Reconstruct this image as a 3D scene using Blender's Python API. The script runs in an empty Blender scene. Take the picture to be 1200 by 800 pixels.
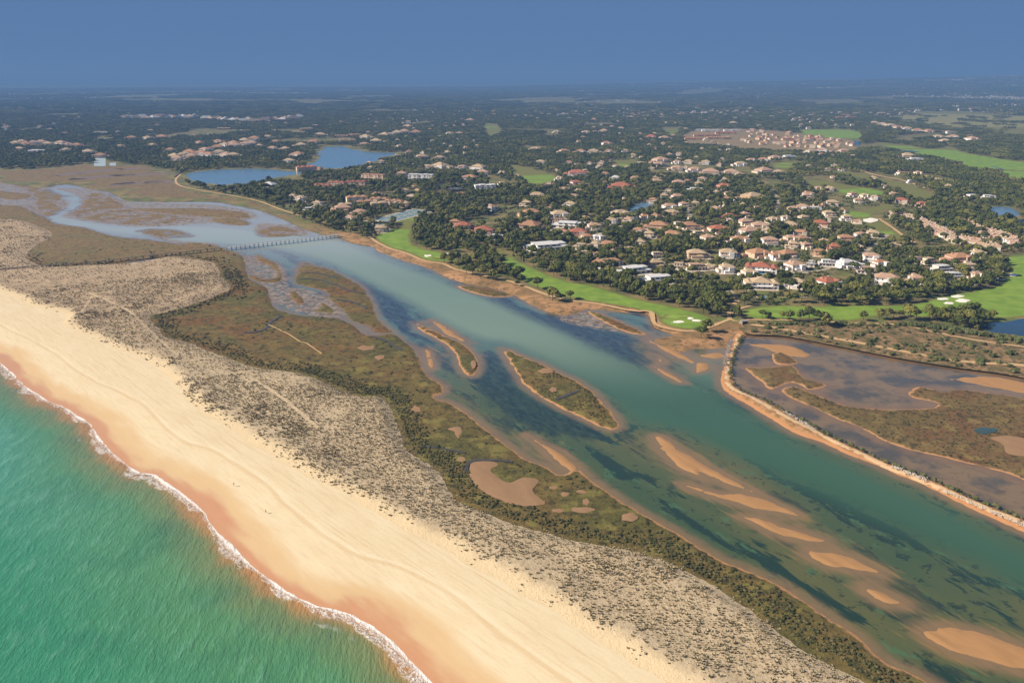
import bpy, bmesh, math, random, time
_T0 = time.time()
import numpy as np
from mathutils import Vector, Matrix
from mathutils.kdtree import KDTree
from mathutils.geometry import delaunay_2d_cdt
random.seed(7); rng = np.random.default_rng(11)
sc = bpy.context.scene
R = math.radians

# ------------------------------------------------------------------ camera
CAM_H = 200.0; FPX = 933.0; HORIZON = 92.0
PITCH = math.atan((400.0-HORIZON)/FPX)
SP, CP = math.sin(PITCH), math.cos(PITCH)
cam_d = bpy.data.cameras.new('camera'); cam = bpy.data.objects.new('camera', cam_d)
sc.collection.objects.link(cam); sc.camera = cam
cam_d.sensor_width = 36.0; cam_d.lens = 36.0*FPX/1200.0
cam_d.clip_start = 1.0; cam_d.clip_end = 200000.0
cam.location = (0, 0, CAM_H); cam.rotation_euler = (math.pi/2-PITCH, 0, 0)

def P(x, y, z=0.0):
    """a photo pixel (1200x800) on the level z, as a point on the ground"""
    u = (x-600.0)/FPX; v = (400.0-y)/FPX
    dy = CP + v*SP; dz = -SP + v*CP
    t = (z-CAM_H)/dz
    return (u*t, dy*t)
def proj(x, y, z=0.0):
    f = y*CP-(z-CAM_H)*SP; return 600+FPX*x/f, 400-FPX*(y*SP+(z-CAM_H)*CP)/f
def depth_of(x, y):
    return CAM_H/(SP+(y-400.0)/FPX*CP)
def mpp(y): return CAM_H/(SP+(y-400.0)/FPX*CP)/FPX

# ------------------------------------------------------------------ sky, sun, exposure
SUN_EL = R(35)                                # the sun stands to the left
sun_vec = Vector((math.cos(SUN_EL)*-0.995, math.cos(SUN_EL)*-0.08, math.sin(SUN_EL))).normalized()
world = bpy.data.worlds.new('World'); sc.world = world; world.use_nodes = True
wn = world.node_tree; wn.nodes.clear()
w_out = wn.nodes.new('ShaderNodeOutputWorld'); w_bg = wn.nodes.new('ShaderNodeBackground')
sky = wn.nodes.new('ShaderNodeTexSky'); sky.sky_type = 'NISHITA'; sky.sun_disc = False
sky.sun_elevation = SUN_EL; sky.sun_rotation = math.atan2(sun_vec.x, sun_vec.y)
sky.air_density = 1.0; sky.dust_density = 0.6; sky.ozone_density = 1.2
SKY_STRENGTH = 0.062
HAZE_SKY = (0.102, 0.198, 0.388)              # the even slate blue of the hazy air low in the sky
tc = wn.nodes.new('ShaderNodeTexCoord'); sep = wn.nodes.new('ShaderNodeSeparateXYZ')
wn.links.new(tc.outputs['Generated'], sep.inputs[0])
mr = wn.nodes.new('ShaderNodeMapRange'); mr.interpolation_type = 'SMOOTHSTEP'
mr.inputs[1].default_value = math.sin(R(7)); mr.inputs[2].default_value = math.sin(R(24))
wn.links.new(sep.outputs[2], mr.inputs[0])
hz = wn.nodes.new('ShaderNodeRGB'); EXPOSURE = 0.85
hz.outputs[0].default_value = tuple(c/SKY_STRENGTH/2**EXPOSURE for c in HAZE_SKY)+(1,)
mx = wn.nodes.new('ShaderNodeMix'); mx.data_type = 'RGBA'
wn.links.new(mr.outputs[0], mx.inputs[0]); wn.links.new(hz.outputs[0], mx.inputs[6]); wn.links.new(sky.outputs[0], mx.inputs[7])
wn.links.new(mx.outputs[2], w_bg.inputs[0]); w_bg.inputs[1].default_value = SKY_STRENGTH
wn.links.new(w_bg.outputs[0], w_out.inputs[0])
sun_d = bpy.data.lights.new('sun', 'SUN'); sun_d.energy = 4.6; sun_d.angle = R(0.53); sun_d.color = (1.0, 0.92, 0.80)
sun_o = bpy.data.objects.new('sun', sun_d); sc.collection.objects.link(sun_o)
sun_o.rotation_euler = sun_vec.to_track_quat('Z', 'Y').to_euler(); sun_o.location = (-300, 0, 600)
vs = sc.view_settings; vs.view_transform = 'Standard'; vs.look = 'None'; vs.exposure = EXPOSURE; vs.gamma = 1.0; vs.use_curve_mapping = False
cy = sc.cycles
cy.max_bounces = 4; cy.diffuse_bounces = 2; cy.glossy_bounces = 2; cy.transparent_max_bounces = 6; cy.volume_bounces = 0
cy.use_denoising = True; cy.denoiser = 'OPENIMAGEDENOISE'; cy.denoising_input_passes = 'RGB_ALBEDO_NORMAL'; cy.denoising_prefilter = 'ACCURATE'

# ------------------------------------------------------------------ numeric helpers
def A(pts, z=0.0): return np.array([P(x, y, z) for x, y in pts])
def smooth(pts, closed=True, n=6):
    """Catmull-Rom through the points"""
    p = np.asarray(pts, float); m = len(p); out = []
    rngi = range(m if closed else m-1)
    for i in rngi:
        if closed: a, b, c, d = p[(i-1) % m], p[i], p[(i+1) % m], p[(i+2) % m]
        else: a, b, c, d = p[max(i-1, 0)], p[i], p[i+1], p[min(i+2, m-1)]
        for k in range(n):
            t = k/n
            out.append(0.5*((2*b)+(-a+c)*t+(2*a-5*b+4*c-d)*t*t+(-a+3*b-3*c+d)*t**3))
    if not closed: out.append(p[-1])
    return np.array(out)
def resample(p, step, closed=True):
    """even steps that grow with the distance from the photograph's viewpoint"""
    q = np.vstack([p, p[:1]]) if closed else p
    seg = np.linalg.norm(np.diff(q, axis=0), axis=1)
    k = step*np.maximum(1.0, np.hypot(q[:, 0], q[:, 1])/420.0)
    s = np.concatenate([[0], np.cumsum(seg/(.5*(k[1:]+k[:-1])))])
    n = max(26, int(s[-1])); t = np.linspace(0, s[-1], n, endpoint=not closed)
    return np.stack([np.interp(t, s, q[:, 0]), np.interp(t, s, q[:, 1])], 1)
def scatter_grid(lo, hi, grid):
    out = []; r0 = 0.0
    for k, r1 in ((1, 560), (1.6, 900), (2.6, 1500), (4.5, 2600), (9, 6000), (25, 1e9)):
        g = grid*k; X, Y = np.meshgrid(np.arange(lo[0], hi[0], g), np.arange(lo[1], hi[1], g))
        q = np.stack([X.ravel(), Y.ravel()], 1)+rng.uniform(-.3, .3, (X.size, 2))*g
        r = np.hypot(q[:, 0], q[:, 1]); out.append(q[(r >= r0) & (r < r1) & (np.abs(q[:, 0]) < np.abs(q[:, 1])*.85+150)]); r0 = r1
    return np.vstack(out)
_h = np.random.default_rng(3).random((256, 256))
def vnoise(x, y):
    xi = np.floor(x).astype(int); yi = np.floor(y).astype(int); fx = x-xi; fy = y-yi
    fx = fx*fx*(3-2*fx); fy = fy*fy*(3-2*fy)
    g = lambda a, b: _h[a & 255, b & 255]
    return (g(xi, yi)*(1-fx)+g(xi+1, yi)*fx)*(1-fy)+(g(xi, yi+1)*(1-fx)+g(xi+1, yi+1)*fx)*fy
def fbm(x, y, scale, oct=4, seed=0):
    v = 0; a = .5; f = 1/scale
    for k in range(oct):
        v = v+a*(vnoise(x*f+seed*17.3+k*7.1, y*f+seed*5.7-k*3.3)-.5); a *= .5; f *= 2.03
    return v*2                                   # about -1..1
def rough(p, amp, scale, seed=0):
    return p+np.stack([fbm(p[:, 0], p[:, 1], scale, 4, seed), fbm(p[:, 0], p[:, 1], scale, 4, seed+9)], 1)*amp
def inside(pts, poly):
    x, y = pts[:, 0], pts[:, 1]; r = np.zeros(len(pts), bool)
    ok = (x >= poly[:, 0].min()) & (x <= poly[:, 0].max()) & (y >= poly[:, 1].min()) & (y <= poly[:, 1].max())
    idx = np.nonzero(ok)[0]
    if not len(idx): return r
    x = x[idx]; y = y[idx]; c = np.zeros(len(idx), bool); j = len(poly)-1
    for i in range(len(poly)):
        x0, y0 = poly[i]; x1, y1 = poly[j]
        if y0 != y1:
            c ^= ((y0 > y) != (y1 > y)) & (x < (x1-x0)*(y-y0)/(y1-y0)+x0)
        j = i
    r[idx] = c; return r
def seg_dist(pts, poly, closed=True):
    """distance from points to an outline: nearest sample by KD-tree, then exact on the two segments beside it"""
    q = np.vstack([poly, poly[:1]]) if closed else np.asarray(poly)
    L = np.linalg.norm(np.diff(q, axis=0), axis=1); n = np.clip(np.ceil(L/6.0), 1, 400).astype(int)
    D = np.vstack([q[i]+(q[i+1]-q[i])*(np.arange(n[i])/n[i])[:, None] for i in range(len(n))]+[q[-1:]])
    kd = KDTree(len(D))
    for i, (a, b) in enumerate(D.tolist()): kd.insert((a, b, 0.0), i)
    kd.balance(); find = kd.find
    idx = np.array([find((a, b, 0.0))[1] for a, b in pts.tolist()], int)
    out = np.full(len(pts), 1e18)
    for i0, i1 in ((np.maximum(idx-1, 0), idx), (idx, np.minimum(idx+1, len(D)-1))):
        a = D[i0]; d = D[i1]-a; w = pts-a; t = np.clip((w*d).sum(1)/((d*d).sum(1)+1e-12), 0, 1)
        e = w-t[:, None]*d; out = np.minimum(out, (e*e).sum(1))
    return np.sqrt(out)
def sdf(pts, poly):
    d = seg_dist(pts, poly); return np.where(inside(pts, poly), d, -d)
def sst(v, a, b):
    t = np.clip((v-a)/(b-a), 0, 1); return t*t*(3-2*t)

# ------------------------------------------------------------------ object helpers
col = sc.collection
def tag(o, label=None, cat=None, group=None, kind=None):
    if label: o['label'] = label
    if cat: o['category'] = cat
    if group: o['group'] = group
    if kind: o['kind'] = kind
    return o
def link(name, me, mats=None, parent=None):
    o = bpy.data.objects.new(name, me); col.objects.link(o)
    if mats is not None and me is not None and len(me.materials) == 0:
        for m in (mats if isinstance(mats, (list, tuple)) else [mats]): me.materials.append(m)
    if parent is not None: o.parent = parent
    return o
def mesh(name, v, f, smooth_=False):
    me = bpy.data.meshes.new(name); me.from_pydata([tuple(p) for p in v], [], [tuple(q) for q in f]); 
    if smooth_: me.polygons.foreach_set('use_smooth', [True]*len(me.polygons))
    me.update(); return me
def empty(name, loc, rz=0.0):
    o = bpy.data.objects.new(name, None); col.objects.link(o); o.location = loc; o.rotation_euler = (0, 0, rz); o.empty_display_size = .5
    return o
def set_attr(me, name, arr):
    a = me.attributes.new(name, 'FLOAT', 'POINT'); a.data.foreach_set('value', np.ascontiguousarray(arr, dtype=np.float32))

def keep_in(V, F, poly):
    T = np.array(F, int); return T[inside(V[T].mean(1), poly)].tolist()
REG = {}
def region(name, px, m, zlow, ztop, width, grid=4.0, step=3.0, jit=1.0, js=12.0, zfun=None, attrs=None, lvl=0.0, smooth_n=6, poly=None, parent=None, pad=1e9):
    """a piece of land traced as an outline on the ground; its rim slopes from zlow up to ztop over `width` metres"""
    _t = time.time()
    if poly is None:
        poly = resample(smooth(A(px, lvl), True, smooth_n), step)
        if jit: poly = rough(poly, jit, js, len(REG))
    REG[name] = poly
    lo = poly.min(0); hi = poly.max(0)
    pts = scatter_grid(lo, hi, grid)
    if len(pts): pts = pts[inside(pts, poly)]
    if len(pts):
        d = seg_dist(pts, poly); pts = pts[(d > grid*.35) & (d < pad)]
    n = len(poly); allp = np.vstack([poly, pts]) if len(pts) else poly
    r = delaunay_2d_cdt([Vector(p) for p in allp], [(i, (i+1) % n) for i in range(n)], [list(range(n))], 1, 1e-4, False)
    V = np.array([(v.x, v.y) for v in r[0]]); F = keep_in(V, r[2], poly)
    d = seg_dist(V, poly); 
    z = zlow+(ztop-zlow)*sst(d, -.01, width)
    if zfun is not None: z = z+zfun(V, d)
    me = bpy.data.meshes.new(name)
    me.from_pydata([(a, b, c) for (a, b), c in zip(V, z)], [], F); me.update()
    # faces up
    bm = bmesh.new(); bm.from_mesh(me)
    for f in bm.faces:
        if f.normal.z < 0: f.normal_flip()
    bm.to_mesh(me); bm.free()
    me.polygons.foreach_set('use_smooth', [True]*len(me.polygons))
    set_attr(me, 'rim', d)
    if attrs:
        for k, fn in attrs.items(): set_attr(me, k, fn(V, d))
    if time.time()-_t > 1.0: print('SLOW', name, len(V), len(poly), round(time.time()-_t, 1))
    return link(name.split('#')[0], me, m, parent)

# ------------------------------------------------------------------ material helpers
def lin(c):
    c = c/255.0; return c/12.92 if c <= .04045 else ((c+.055)/1.055)**2.4
def S(r, g, b, k=1.0): return (lin(r)*k, lin(g)*k, lin(b)*k, 1.0)
class NT:
    def __init__(s, name):
        s.m = bpy.data.materials.new(name); s.m.use_nodes = True; s.t = s.m.node_tree
        s.b = s.t.nodes['Principled BSDF']; s.b.inputs['Specular IOR Level'].default_value = .25; s.b.inputs['Roughness'].default_value = .9
        s.geo = s.t.nodes.new('ShaderNodeNewGeometry'); s.pos = s.geo.outputs['Position']
    def L(s, a, b): s.t.links.new(a, b)
    def put(s, sock, v):
        if isinstance(v, bpy.types.NodeSocket): s.L(v, sock)
        else: sock.default_value = v
    def attr(s, n):
        a = s.t.nodes.new('ShaderNodeAttribute'); a.attribute_name = n; return a.outputs['Fac']
    def vmul(s, v, k, rot=0.0):
        mp = s.t.nodes.new('ShaderNodeMapping'); s.L(v, mp.inputs[0]); mp.inputs['Scale'].default_value = k; mp.inputs['Rotation'].default_value = (0, 0, rot); return mp.outputs[0]
    def noise(s, size, detail=4, roughn=.55, vec=None, dist=0.0):
        n = s.t.nodes.new('ShaderNodeTexNoise'); s.L(vec or s.pos, n.inputs['Vector']); n.inputs['Scale'].default_value = 1.0/size
        n.inputs['Detail'].default_value = detail; n.inputs['Roughness'].default_value = roughn; n.inputs['Distortion'].default_value = dist
        return n.outputs['Fac']
    def voro(s, size, feat='F1', vec=None):
        n = s.t.nodes.new('ShaderNodeTexVoronoi'); n.feature = feat; s.L(vec or s.pos, n.inputs['Vector']); n.inputs['Scale'].default_value = 1.0/size
        return n
    def math(s, op, a, b=0.0, c=0.0):
        n = s.t.nodes.new('ShaderNodeMath'); n.operation = op
        for i, v in enumerate((a, b, c)): s.put(n.inputs[i], v)
        return n.outputs[0]
    def ss(s, v, a, b, lo=0.0, hi=1.0):
        n = s.t.nodes.new('ShaderNodeMapRange'); n.interpolation_type = 'SMOOTHSTEP'; s.put(n.inputs[0], v)
        s.put(n.inputs[1], a); s.put(n.inputs[2], b); n.inputs[3].default_value = lo; n.inputs[4].default_value = hi; return n.outputs[0]
    def mix(s, f, a, b):
        n = s.t.nodes.new('ShaderNodeMix'); n.data_type = 'RGBA'; s.put(n.inputs[0], f); s.put(n.inputs[6], a); s.put(n.inputs[7], b); return n.outputs[2]
    def mul(s, c, f):
        n = s.t.nodes.new('ShaderNodeMix'); n.data_type = 'RGBA'; n.blend_type = 'MULTIPLY'; n.inputs[0].default_value = 1; s.put(n.inputs[6], c); s.put(n.inputs[7], f); return n.outputs[2]
    def bump(s, h, strength=.4, dist=.2):
        n = s.t.nodes.new('ShaderNodeBump'); n.inputs['Strength'].default_value = strength; n.inputs['Distance'].default_value = dist; s.L(h, n.inputs['Height']); s.L(n.outputs[0], s.b.inputs['Normal'])
    def color(s, c): s.put(s.b.inputs['Base Color'], c)
    def rough(s, c): s.put(s.b.inputs['Roughness'], c)
    def spec(s, c): s.put(s.b.inputs['Specular IOR Level'], c)
def plain(name, c, r=.8, var=.12, size=1.5, spec=.25):
    n = NT(name); f = n.noise(size, 3)
    n.color(n.mix(f, tuple(v*(1-var) for v in c[:3])+(1,), tuple(min(1, v*(1+var)) for v in c[:3])+(1,))); n.rough(r); n.spec(spec)
    return n.m
KA = 0.70     # photograph colour -> surface colour
def C(r, g, b, k=1.0): return S(r, g, b, KA*k)
# ------------------------------------------------------------------ outlines traced on the ground (photo pixels)
WATERLINE = [(-800,60+52),(-400,195),(-200,303),(-80,376),(0,424),(25,447),(50,465),(75,477),(105,494),(117,512),(142,538),(162,553),(182,556),(207,573),(237,596),(250,617),(275,640),(300,665),(332,686),(365,704),(388,711),(408,716),(424,725),(444,738),(465,755),(485,775),(510,799),(560,842),(640,905),(800,1010)]
DUNE_FRONT = [(-400,168),(-200,254),(-60,318),(0,344),(20,352),(38,362),(75,371),(74,383),(100,396),(135,412),(175,427),(205,455),(230,482),(260,502),(297,526),(340,550),(387,575),(425,600),(470,625),(505,640),(535,657),(565,677),(590,690),(612,705),(645,722),(675,740),(712,762),(750,787),(800,820),(900,880),(1000,940)]
DUNE_BACK = [(1300,950),(1200,895),(1080,830),(1020,800),(992,783),(962,767),(925,747),(900,727),(862,700),(835,682),(807,667),(775,652),(740,642),(707,637),(675,631),(630,619),(600,610),(575,600),(545,587),(532,572),(520,552),(500,540),(485,530),(475,510),(464,480),(450,465),(425,464),(407,459),(385,449),(355,437),(325,434),(290,428),(270,420),(240,408),(222,401),(200,396),(189,384),(181,371),(200,366),(225,360),(250,350),(275,338),(264,326),(258,313),(248,307),(207,301),(175,305),(150,309),(107,311),(60,313),(40,308),(34,300),(44,288),(62,279),(58,270),(20,257),(0,257),(-60,240),(-200,198),(-400,139)]
MARSH_SHORE = [(-400,128),(-200,178),(-60,220),(0,239),(25,241),(40,249),(55,255),(66,262),(100,267),(135,277),(175,281),(212,286),(225,284),(250,287),(268,293),(285,300),(290,317),(294,327),(312,336),(317,347),(322,360),(340,367),(360,370),(390,372),(407,377),(420,384),(426,391),(440,393),(462,391),(475,400),(485,408),(492,420),(502,440),(520,450),(521,460),(510,466),(530,472),(550,485),(570,502),(590,517),(617,537),(640,546),(655,556),(672,550),(676,547),(695,562),(717,578),(740,593),(772,611),(805,630),(840,652),(875,667),(905,680),(932,695),(970,722),(1010,747),(1022,760),(1040,775),(1070,787),(1092,800),(1150,838),(1300,930),(1400,1000)]
GROUND_SHORE = [(-400,122),(-200,163),(-60,199),(0,214),(50,220),(75,216),(107,222),(125,225),(140,232),(150,236),(190,237),(250,237),(275,241),(300,246),(325,255),(350,266),(365,272),(382,276),(397,278),(410,285),(435,289),(441,294),(457,300),(470,305),(503,315),(517,323),(542,332),(575,338),(600,346),(622,358),(648,368),(668,370),(690,363),(725,366),(757,368),(765,384),(787,393),(760,398),(775,404),(792,414),(815,409),(850,409),(858,398),(866,390),(873,393),(915,395),(960,403),(1020,415),(1068,424),(1125,433),(1194,443),(1300,466),(1500,512)]
CAUSEWAY = [(866,384),(859,398),(851,412),(849,425),(843,440),(846,456),(870,472),(900,490),(930,508),(960,518),(990,532),(1026,545),(1050,556),(1080,568),(1110,583),(1140,598),(1170,611),(1200,625),(1300,673),(1420,730),(1420,712),(1300,655),(1200,607),(1170,595),(1140,583),(1110,569),(1080,557),(1050,545),(1020,532),(990,518),(960,503),(930,486),(900,470),(868,455),(860,440),(861,418),(870,398),(880,388)]
EAST_POND = [(866,392),(880,386),(960,396),(1068,416),(1194,436),(1500,505),(1500,755),(1300,664),(1200,616),(1050,550),(900,480),(856,452),(852,420)]
EAST_MARSH = [(915,457),(930,452),(960,463),(996,475),(1050,479),(1089,478),(1095,472),(1068,466),(1062,458),(1077,452),(1104,458),(1116,455),(1140,457),(1200,466),(1300,486),(1500,530),(1500,690),(1300,605),(1200,563),(1170,553),(1110,538),(1050,523),(1008,502),(978,490),(945,475),(924,466)]
LAKE_NEAR = [(209,207),(217,202),(250,199),(300,197),(325,199),(357,201),(350,206),(322,210),(300,214),(275,217),(250,219),(228,213)]
LAKE_FAR = [(352,193),(362,190),(370,180),(375,172),(387,170),(407,172),(430,177),(460,179),(475,179),(450,186),(425,194),(407,197),(385,199)]
FAIR = {
 'A': [(440,277),(455,270),(470,265),(472,258),(493,254),(512,252),(507,257),(493,260),(488,265),(482,273),(482,283),(493,291),(513,295),(530,297),(533,304),(517,307),(497,304),(483,298),(467,293),(450,287)],
 'B': [(562,287),(583,292),(598,298),(610,307),(632,317),(662,329),(695,335),(725,344),(762,354),(800,362),(825,369),(837,375),(832,382),(815,386),(795,385),(776,379),(769,368),(750,363),(712,356),(675,350),(640,340),(618,331),(605,322),(590,308),(577,296)],
 'C': [(867,366),(883,361),(917,358),(958,359),(1000,358),(1042,358),(1073,356),(1093,351),(1117,345),(1142,341),(1160,337),(1174,331),(1184,312),(1170,303),(1200,299),(1260,295),(1320,330),(1300,368),(1200,371),(1175,374),(1155,371),(1117,368),(1090,372),(1067,370),(1042,368),(1017,373),(990,377),(960,373),(917,374),(887,374)],
 'D': [(937,152),(962,152),(982,151),(1007,155),(1008,163),(982,162),(950,160)],
 'E': [(1027,167),(1060,170),(1090,175),(1112,172),(1130,179),(1165,185),(1200,190),(1320,200),(1320,212),(1200,200),(1150,198),(1125,193),(1120,188),(1100,185),(1075,180),(1035,171)],
 'F': [(967,200),(1000,202),(1030,209),(1060,215),(1085,224),(1097,230),(1080,233),(1060,226),(1040,216),(1007,207)],
 'G': [(942,212),(962,211),(987,216),(1020,221),(1040,227),(1012,231),(987,230),(975,222),(950,218)],
 'H': [(982,250),(1012,246),(1040,239),(1043,244),(1022,251),(1032,260),(1045,269),(1060,279),(1050,281),(1025,270),(1005,258)],
 'I': [(598,194),(615,196),(637,202),(655,209),(642,214),(622,217),(614,210),(600,202)],
 'J': [(715,189),(742,187),(745,191),(730,196),(720,194)],
 'K': [(569,145),(582,147),(586,155),(572,160)],
 'L': [(908,192),(932,189),(930,196),(912,198)],
 'M': [(1173,200),(1200,201),(1280,206),(1280,216),(1200,210),(1180,207)],
 'N': [(778,151),(792,151),(794,157),(782,158)],
}
PONDS = {
 'a': [(1150,383),(1163,378),(1180,377),(1200,373),(1270,366),(1275,395),(1200,394),(1192,392),(1175,391),(1158,388)],
 'b': [(1191,348),(1200,344),(1245,340),(1250,354),(1200,354)],
 'c': [(1193,312),(1203,310),(1235,313),(1225,319),(1200,318)],
 'd': [(982,164),(1007,166),(1008,170),(995,169)],
 'e': [(1037,171),(1060,174),(1081,179),(1060,178)],
 'f': [(1126,184),(1150,186),(1141,188)],
 'g': [(1150,194),(1182,195),(1177,199),(1152,198)],
 'h': [(1160,243),(1183,243),(1197,252),(1175,253),(1164,249)],
 'i': [(1190,258),(1205,257),(1235,261),(1200,264)],
 'j': [(735,248),(745,240),(760,236),(764,241),(752,246),(742,251)],
}
ISLES = {      # salt-marsh islands
 'tail': [(484,377),(500,383),(517,391),(540,401),(552,409),(560,419),(562,430),(557,440),(548,441),(539,431),(534,418),(525,406),(507,395),(490,386)],
 'long': [(586,407),(597,410),(622,420),(650,433),(675,445),(697,460),(711,475),(723,490),(728,500),(718,505),(705,501),(690,494),(670,485),(650,475),(630,463),(611,448),(600,431),(592,418)],
 'pen': [(352,306),(370,311),(390,317),(407,326),(420,332),(429,341),(437,353),(441,367),(450,380),(462,389),(450,391),(435,389),(432,383),(422,380),(407,373),(400,363),(385,350),(380,341),(360,336),(345,331),(347,319),(350,312)],
 'ring': [(300,298),(315,304),(327,311),(331,327),(320,331),(302,330),(291,325),(292,321),(302,324),(311,327),(323,325),(322,317),(312,310),(302,306)],
 'ia': [(339,338),(350,344),(358,354),(350,357),(341,350)],
 'ib': [(372,352),(387,359),(392,366),(384,367),(362,363),(375,361)],
 'na': [(148,245),(200,244),(250,245),(287,249),(293,255),(270,256),(240,254),(200,251)],
 'nb': [(245,257),(275,256),(292,261),(290,264),(265,263)],
 'nc': [(160,270),(190,268),(212,271),(226,277),(205,279),(185,278)],
 'nd': [(302,270),(325,265),(352,271),(338,277),(305,277)],
 'ne': [(-200,185),(-100,203),(0,223),(37,227),(33,233),(0,233),(-100,216),(-200,197)],
 'nf': [(95,241),(97,232),(112,225),(140,235),(156,247),(200,252),(231,257),(205,261),(175,264),(125,261),(84,252)],
 'ng': [(15,217),(40,217),(57,222),(76,230),(68,237),(74,245),(57,254),(44,248),(40,243),(38,229)],
 'nh': [(535,336),(550,335),(575,339),(603,346),(580,348),(560,345)],
 'ni': [(686,364),(700,366),(725,376),(755,389),(760,393),(735,390),(706,377)],
 'sa': [(872,431),(897,430),(930,428),(942,442),(971,451),(948,457),(930,449),(912,454),(903,458),(891,448)],
 'sb': [(904,415),(918,413),(936,423),(932,427),(909,427)],
 'nj': [(770,397),(790,396),(800,400),(785,404)],
 'nk': [(825,398),(838,396),(842,403),(828,406)],
}
BARS = {       # bare sand bars
 'a': [(765,511),(776,511),(797,526),(815,537),(833,548),(850,557),(870,567),(890,578),(870,574),(848,567),(835,561),(820,553),(827,562),(810,556),(792,546),(778,531),(768,518)],
 'b': [(797,565),(812,569),(840,576),(870,577),(895,583),(915,591),(940,605),(905,601),(870,592),(845,584),(815,576)],
 'c': [(867,604),(890,606),(920,616),(950,625),(973,636),(937,633),(912,626),(890,616)],
 'd': [(939,642),(962,644),(987,649),(1012,658),(1034,671),(1012,670),(982,666),(955,658),(945,650)],
 'e': [(1006,686),(1030,690),(1050,699),(1063,708),(1042,708),(1022,700)],
 'f': [(1079,738),(1107,734),(1137,736),(1170,746),(1200,759),(1260,790),(1210,787),(1170,781),(1145,773),(1115,763),(1092,751)],
 'g': [(504,374),(520,381),(542,396),(549,403),(530,396),(512,385)],
 'h': [(613,510),(625,512),(645,524),(676,546),(672,555),(655,543),(640,530)],
 'i': [(498,407),(506,415),(509,430),(503,432),(499,420)],
 'j': [(754,395),(775,403),(800,415),(815,424),(812,427),(790,417),(770,407)],
 'k': [(761,412),(775,420),(779,427),(770,423)],
 'l': [(762,427),(785,437),(803,448),(795,448),(778,440)],
 'm': [(820,424),(832,426),(830,433),(818,437),(812,430)],
 'n': [(876,403),(905,403),(930,406),(951,416),(930,418),(900,410)],
 'o': [(1110,444),(1150,440),(1200,447),(1290,464),(1290,474),(1200,461),(1140,450)],
 'p': [(820,416),(845,413),(850,418),(838,421)],
}
PANS = [
 [(550,547),(560,542),(580,543),(583,547),(575,552),(585,562),(597,567),(615,561),(631,565),(625,577),(639,591),(627,594),(612,595),(592,590),(565,577),(552,562)],
 [(525,504),(533,502),(541,503),(541,512),(536,515),(533,508)],
]
def ell(cx, cy, rx, ry, n=10, ph=0.0): return [(cx+rx*math.cos(2*math.pi*k/n)*(1+.18*math.sin(3*k+ph)), cy+ry*math.sin(2*math.pi*k/n)*(1+.18*math.cos(2*k+ph))) for k in range(n)]
for k, e in enumerate([(662,581,5,3),(682,599,13,3.5),(686,590,4,4),(737,608,10,5),(681,578,6,2),(488,481,5,4),(429,409,9,3),(445,420,5,3),(648,573,5,2),(653,600,7,2.5),(541,540,5,3),(640,436,9,3),(648,458,4,3),(555,428,3,5)]): PANS.append(ell(*e, ph=k))

# ------------------------------------------------------------------ ground materials
BEACH_DIR = np.array(P(420, 640))-np.array(P(150, 440)); BEACH_ANG = math.atan2(BEACH_DIR[1], BEACH_DIR[0])
FLOW_DIR = np.array(P(1100, 620))-np.array(P(650, 400)); FLOW_ANG = math.atan2(FLOW_DIR[1], FLOW_DIR[0])
def along(n, ang, stretch):            # coordinates stretched along a direction
    mp = n.t.nodes.new('ShaderNodeMapping'); mp.vector_type = 'TEXTURE'; n.L(n.pos, mp.inputs[0])
    mp.inputs['Rotation'].default_value = (0, 0, ang); mp.inputs['Scale'].default_value = (stretch, 1, 1); return mp.outputs[0]

def m_beach():
    n = NT('beach_sand'); d = n.attr('dsea'); big = n.noise(16, 4, .6, along(n, BEACH_ANG, 4)); st = n.noise(1.6, 4, .6, along(n, BEACH_ANG, 9)); fine = n.noise(.5, 3)
    dd = n.math('ADD', d, n.math('MULTIPLY', n.math('SUBTRACT', big, .5), 26))
    dry = n.mix(n.noise(9, 5, .6, along(n, BEACH_ANG, 3)), C(238,210,164), C(252,232,194))
    dry = n.mix(n.ss(st, .45, .75), dry, C(236,208,164))
    damp = n.mix(st, C(228,190,138), C(238,200,150))
    c = n.mix(n.ss(dd, 10, 22), damp, dry)
    wet = n.mix(n.noise(5, 4, .6, along(n, BEACH_ANG, 3)), C(214,152,108), C(228,170,124))
    c = n.mix(n.ss(dd, 2, 9.5), wet, c)
    berm = n.math('ADD', d, n.math('MULTIPLY', n.math('SUBTRACT', n.noise(30, 3, .5, along(n, BEACH_ANG, 6)), .5), 5))
    ln = n.math('MULTIPLY', n.ss(berm, 33, 34.2), n.ss(berm, 36.4, 35.0))
    c = n.mix(n.math('MULTIPLY', ln, .35), c, C(254,236,200))
    ln2 = n.math('MULTIPLY', n.ss(berm, 30.5, 32), n.ss(berm, 33.6, 33.0))
    c = n.mix(n.math('MULTIPLY', ln2, .3), c, C(212,172,120))
    ft = n.math('MULTIPLY', n.ss(n.noise(1.1, 5, .8), .52, .68), n.ss(d, 16, 30, 0, .45)); c = n.mix(ft, c, C(220,188,140))
    tr = n.math('MULTIPLY', n.ss(n.noise(.8, 2, .5, along(n, BEACH_ANG+R(1.5), 60)), .60, .68), n.ss(d, 24, 40, 0, .4)); c = n.mix(tr, c, C(214,178,128))
    n.color(c); n.rough(n.ss(dd, 3, 14, .38, .95)); n.spec(n.ss(dd, 3, 14, .4, .1))
    n.bump(n.math('ADD', n.math('MULTIPLY', st, .5), fine), .35, .12); return n.m
_sa = np.array(P(100, 650))-np.array(P(60, 700)); SEA_ANG = math.atan2(_sa[1], _sa[0])
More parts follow.
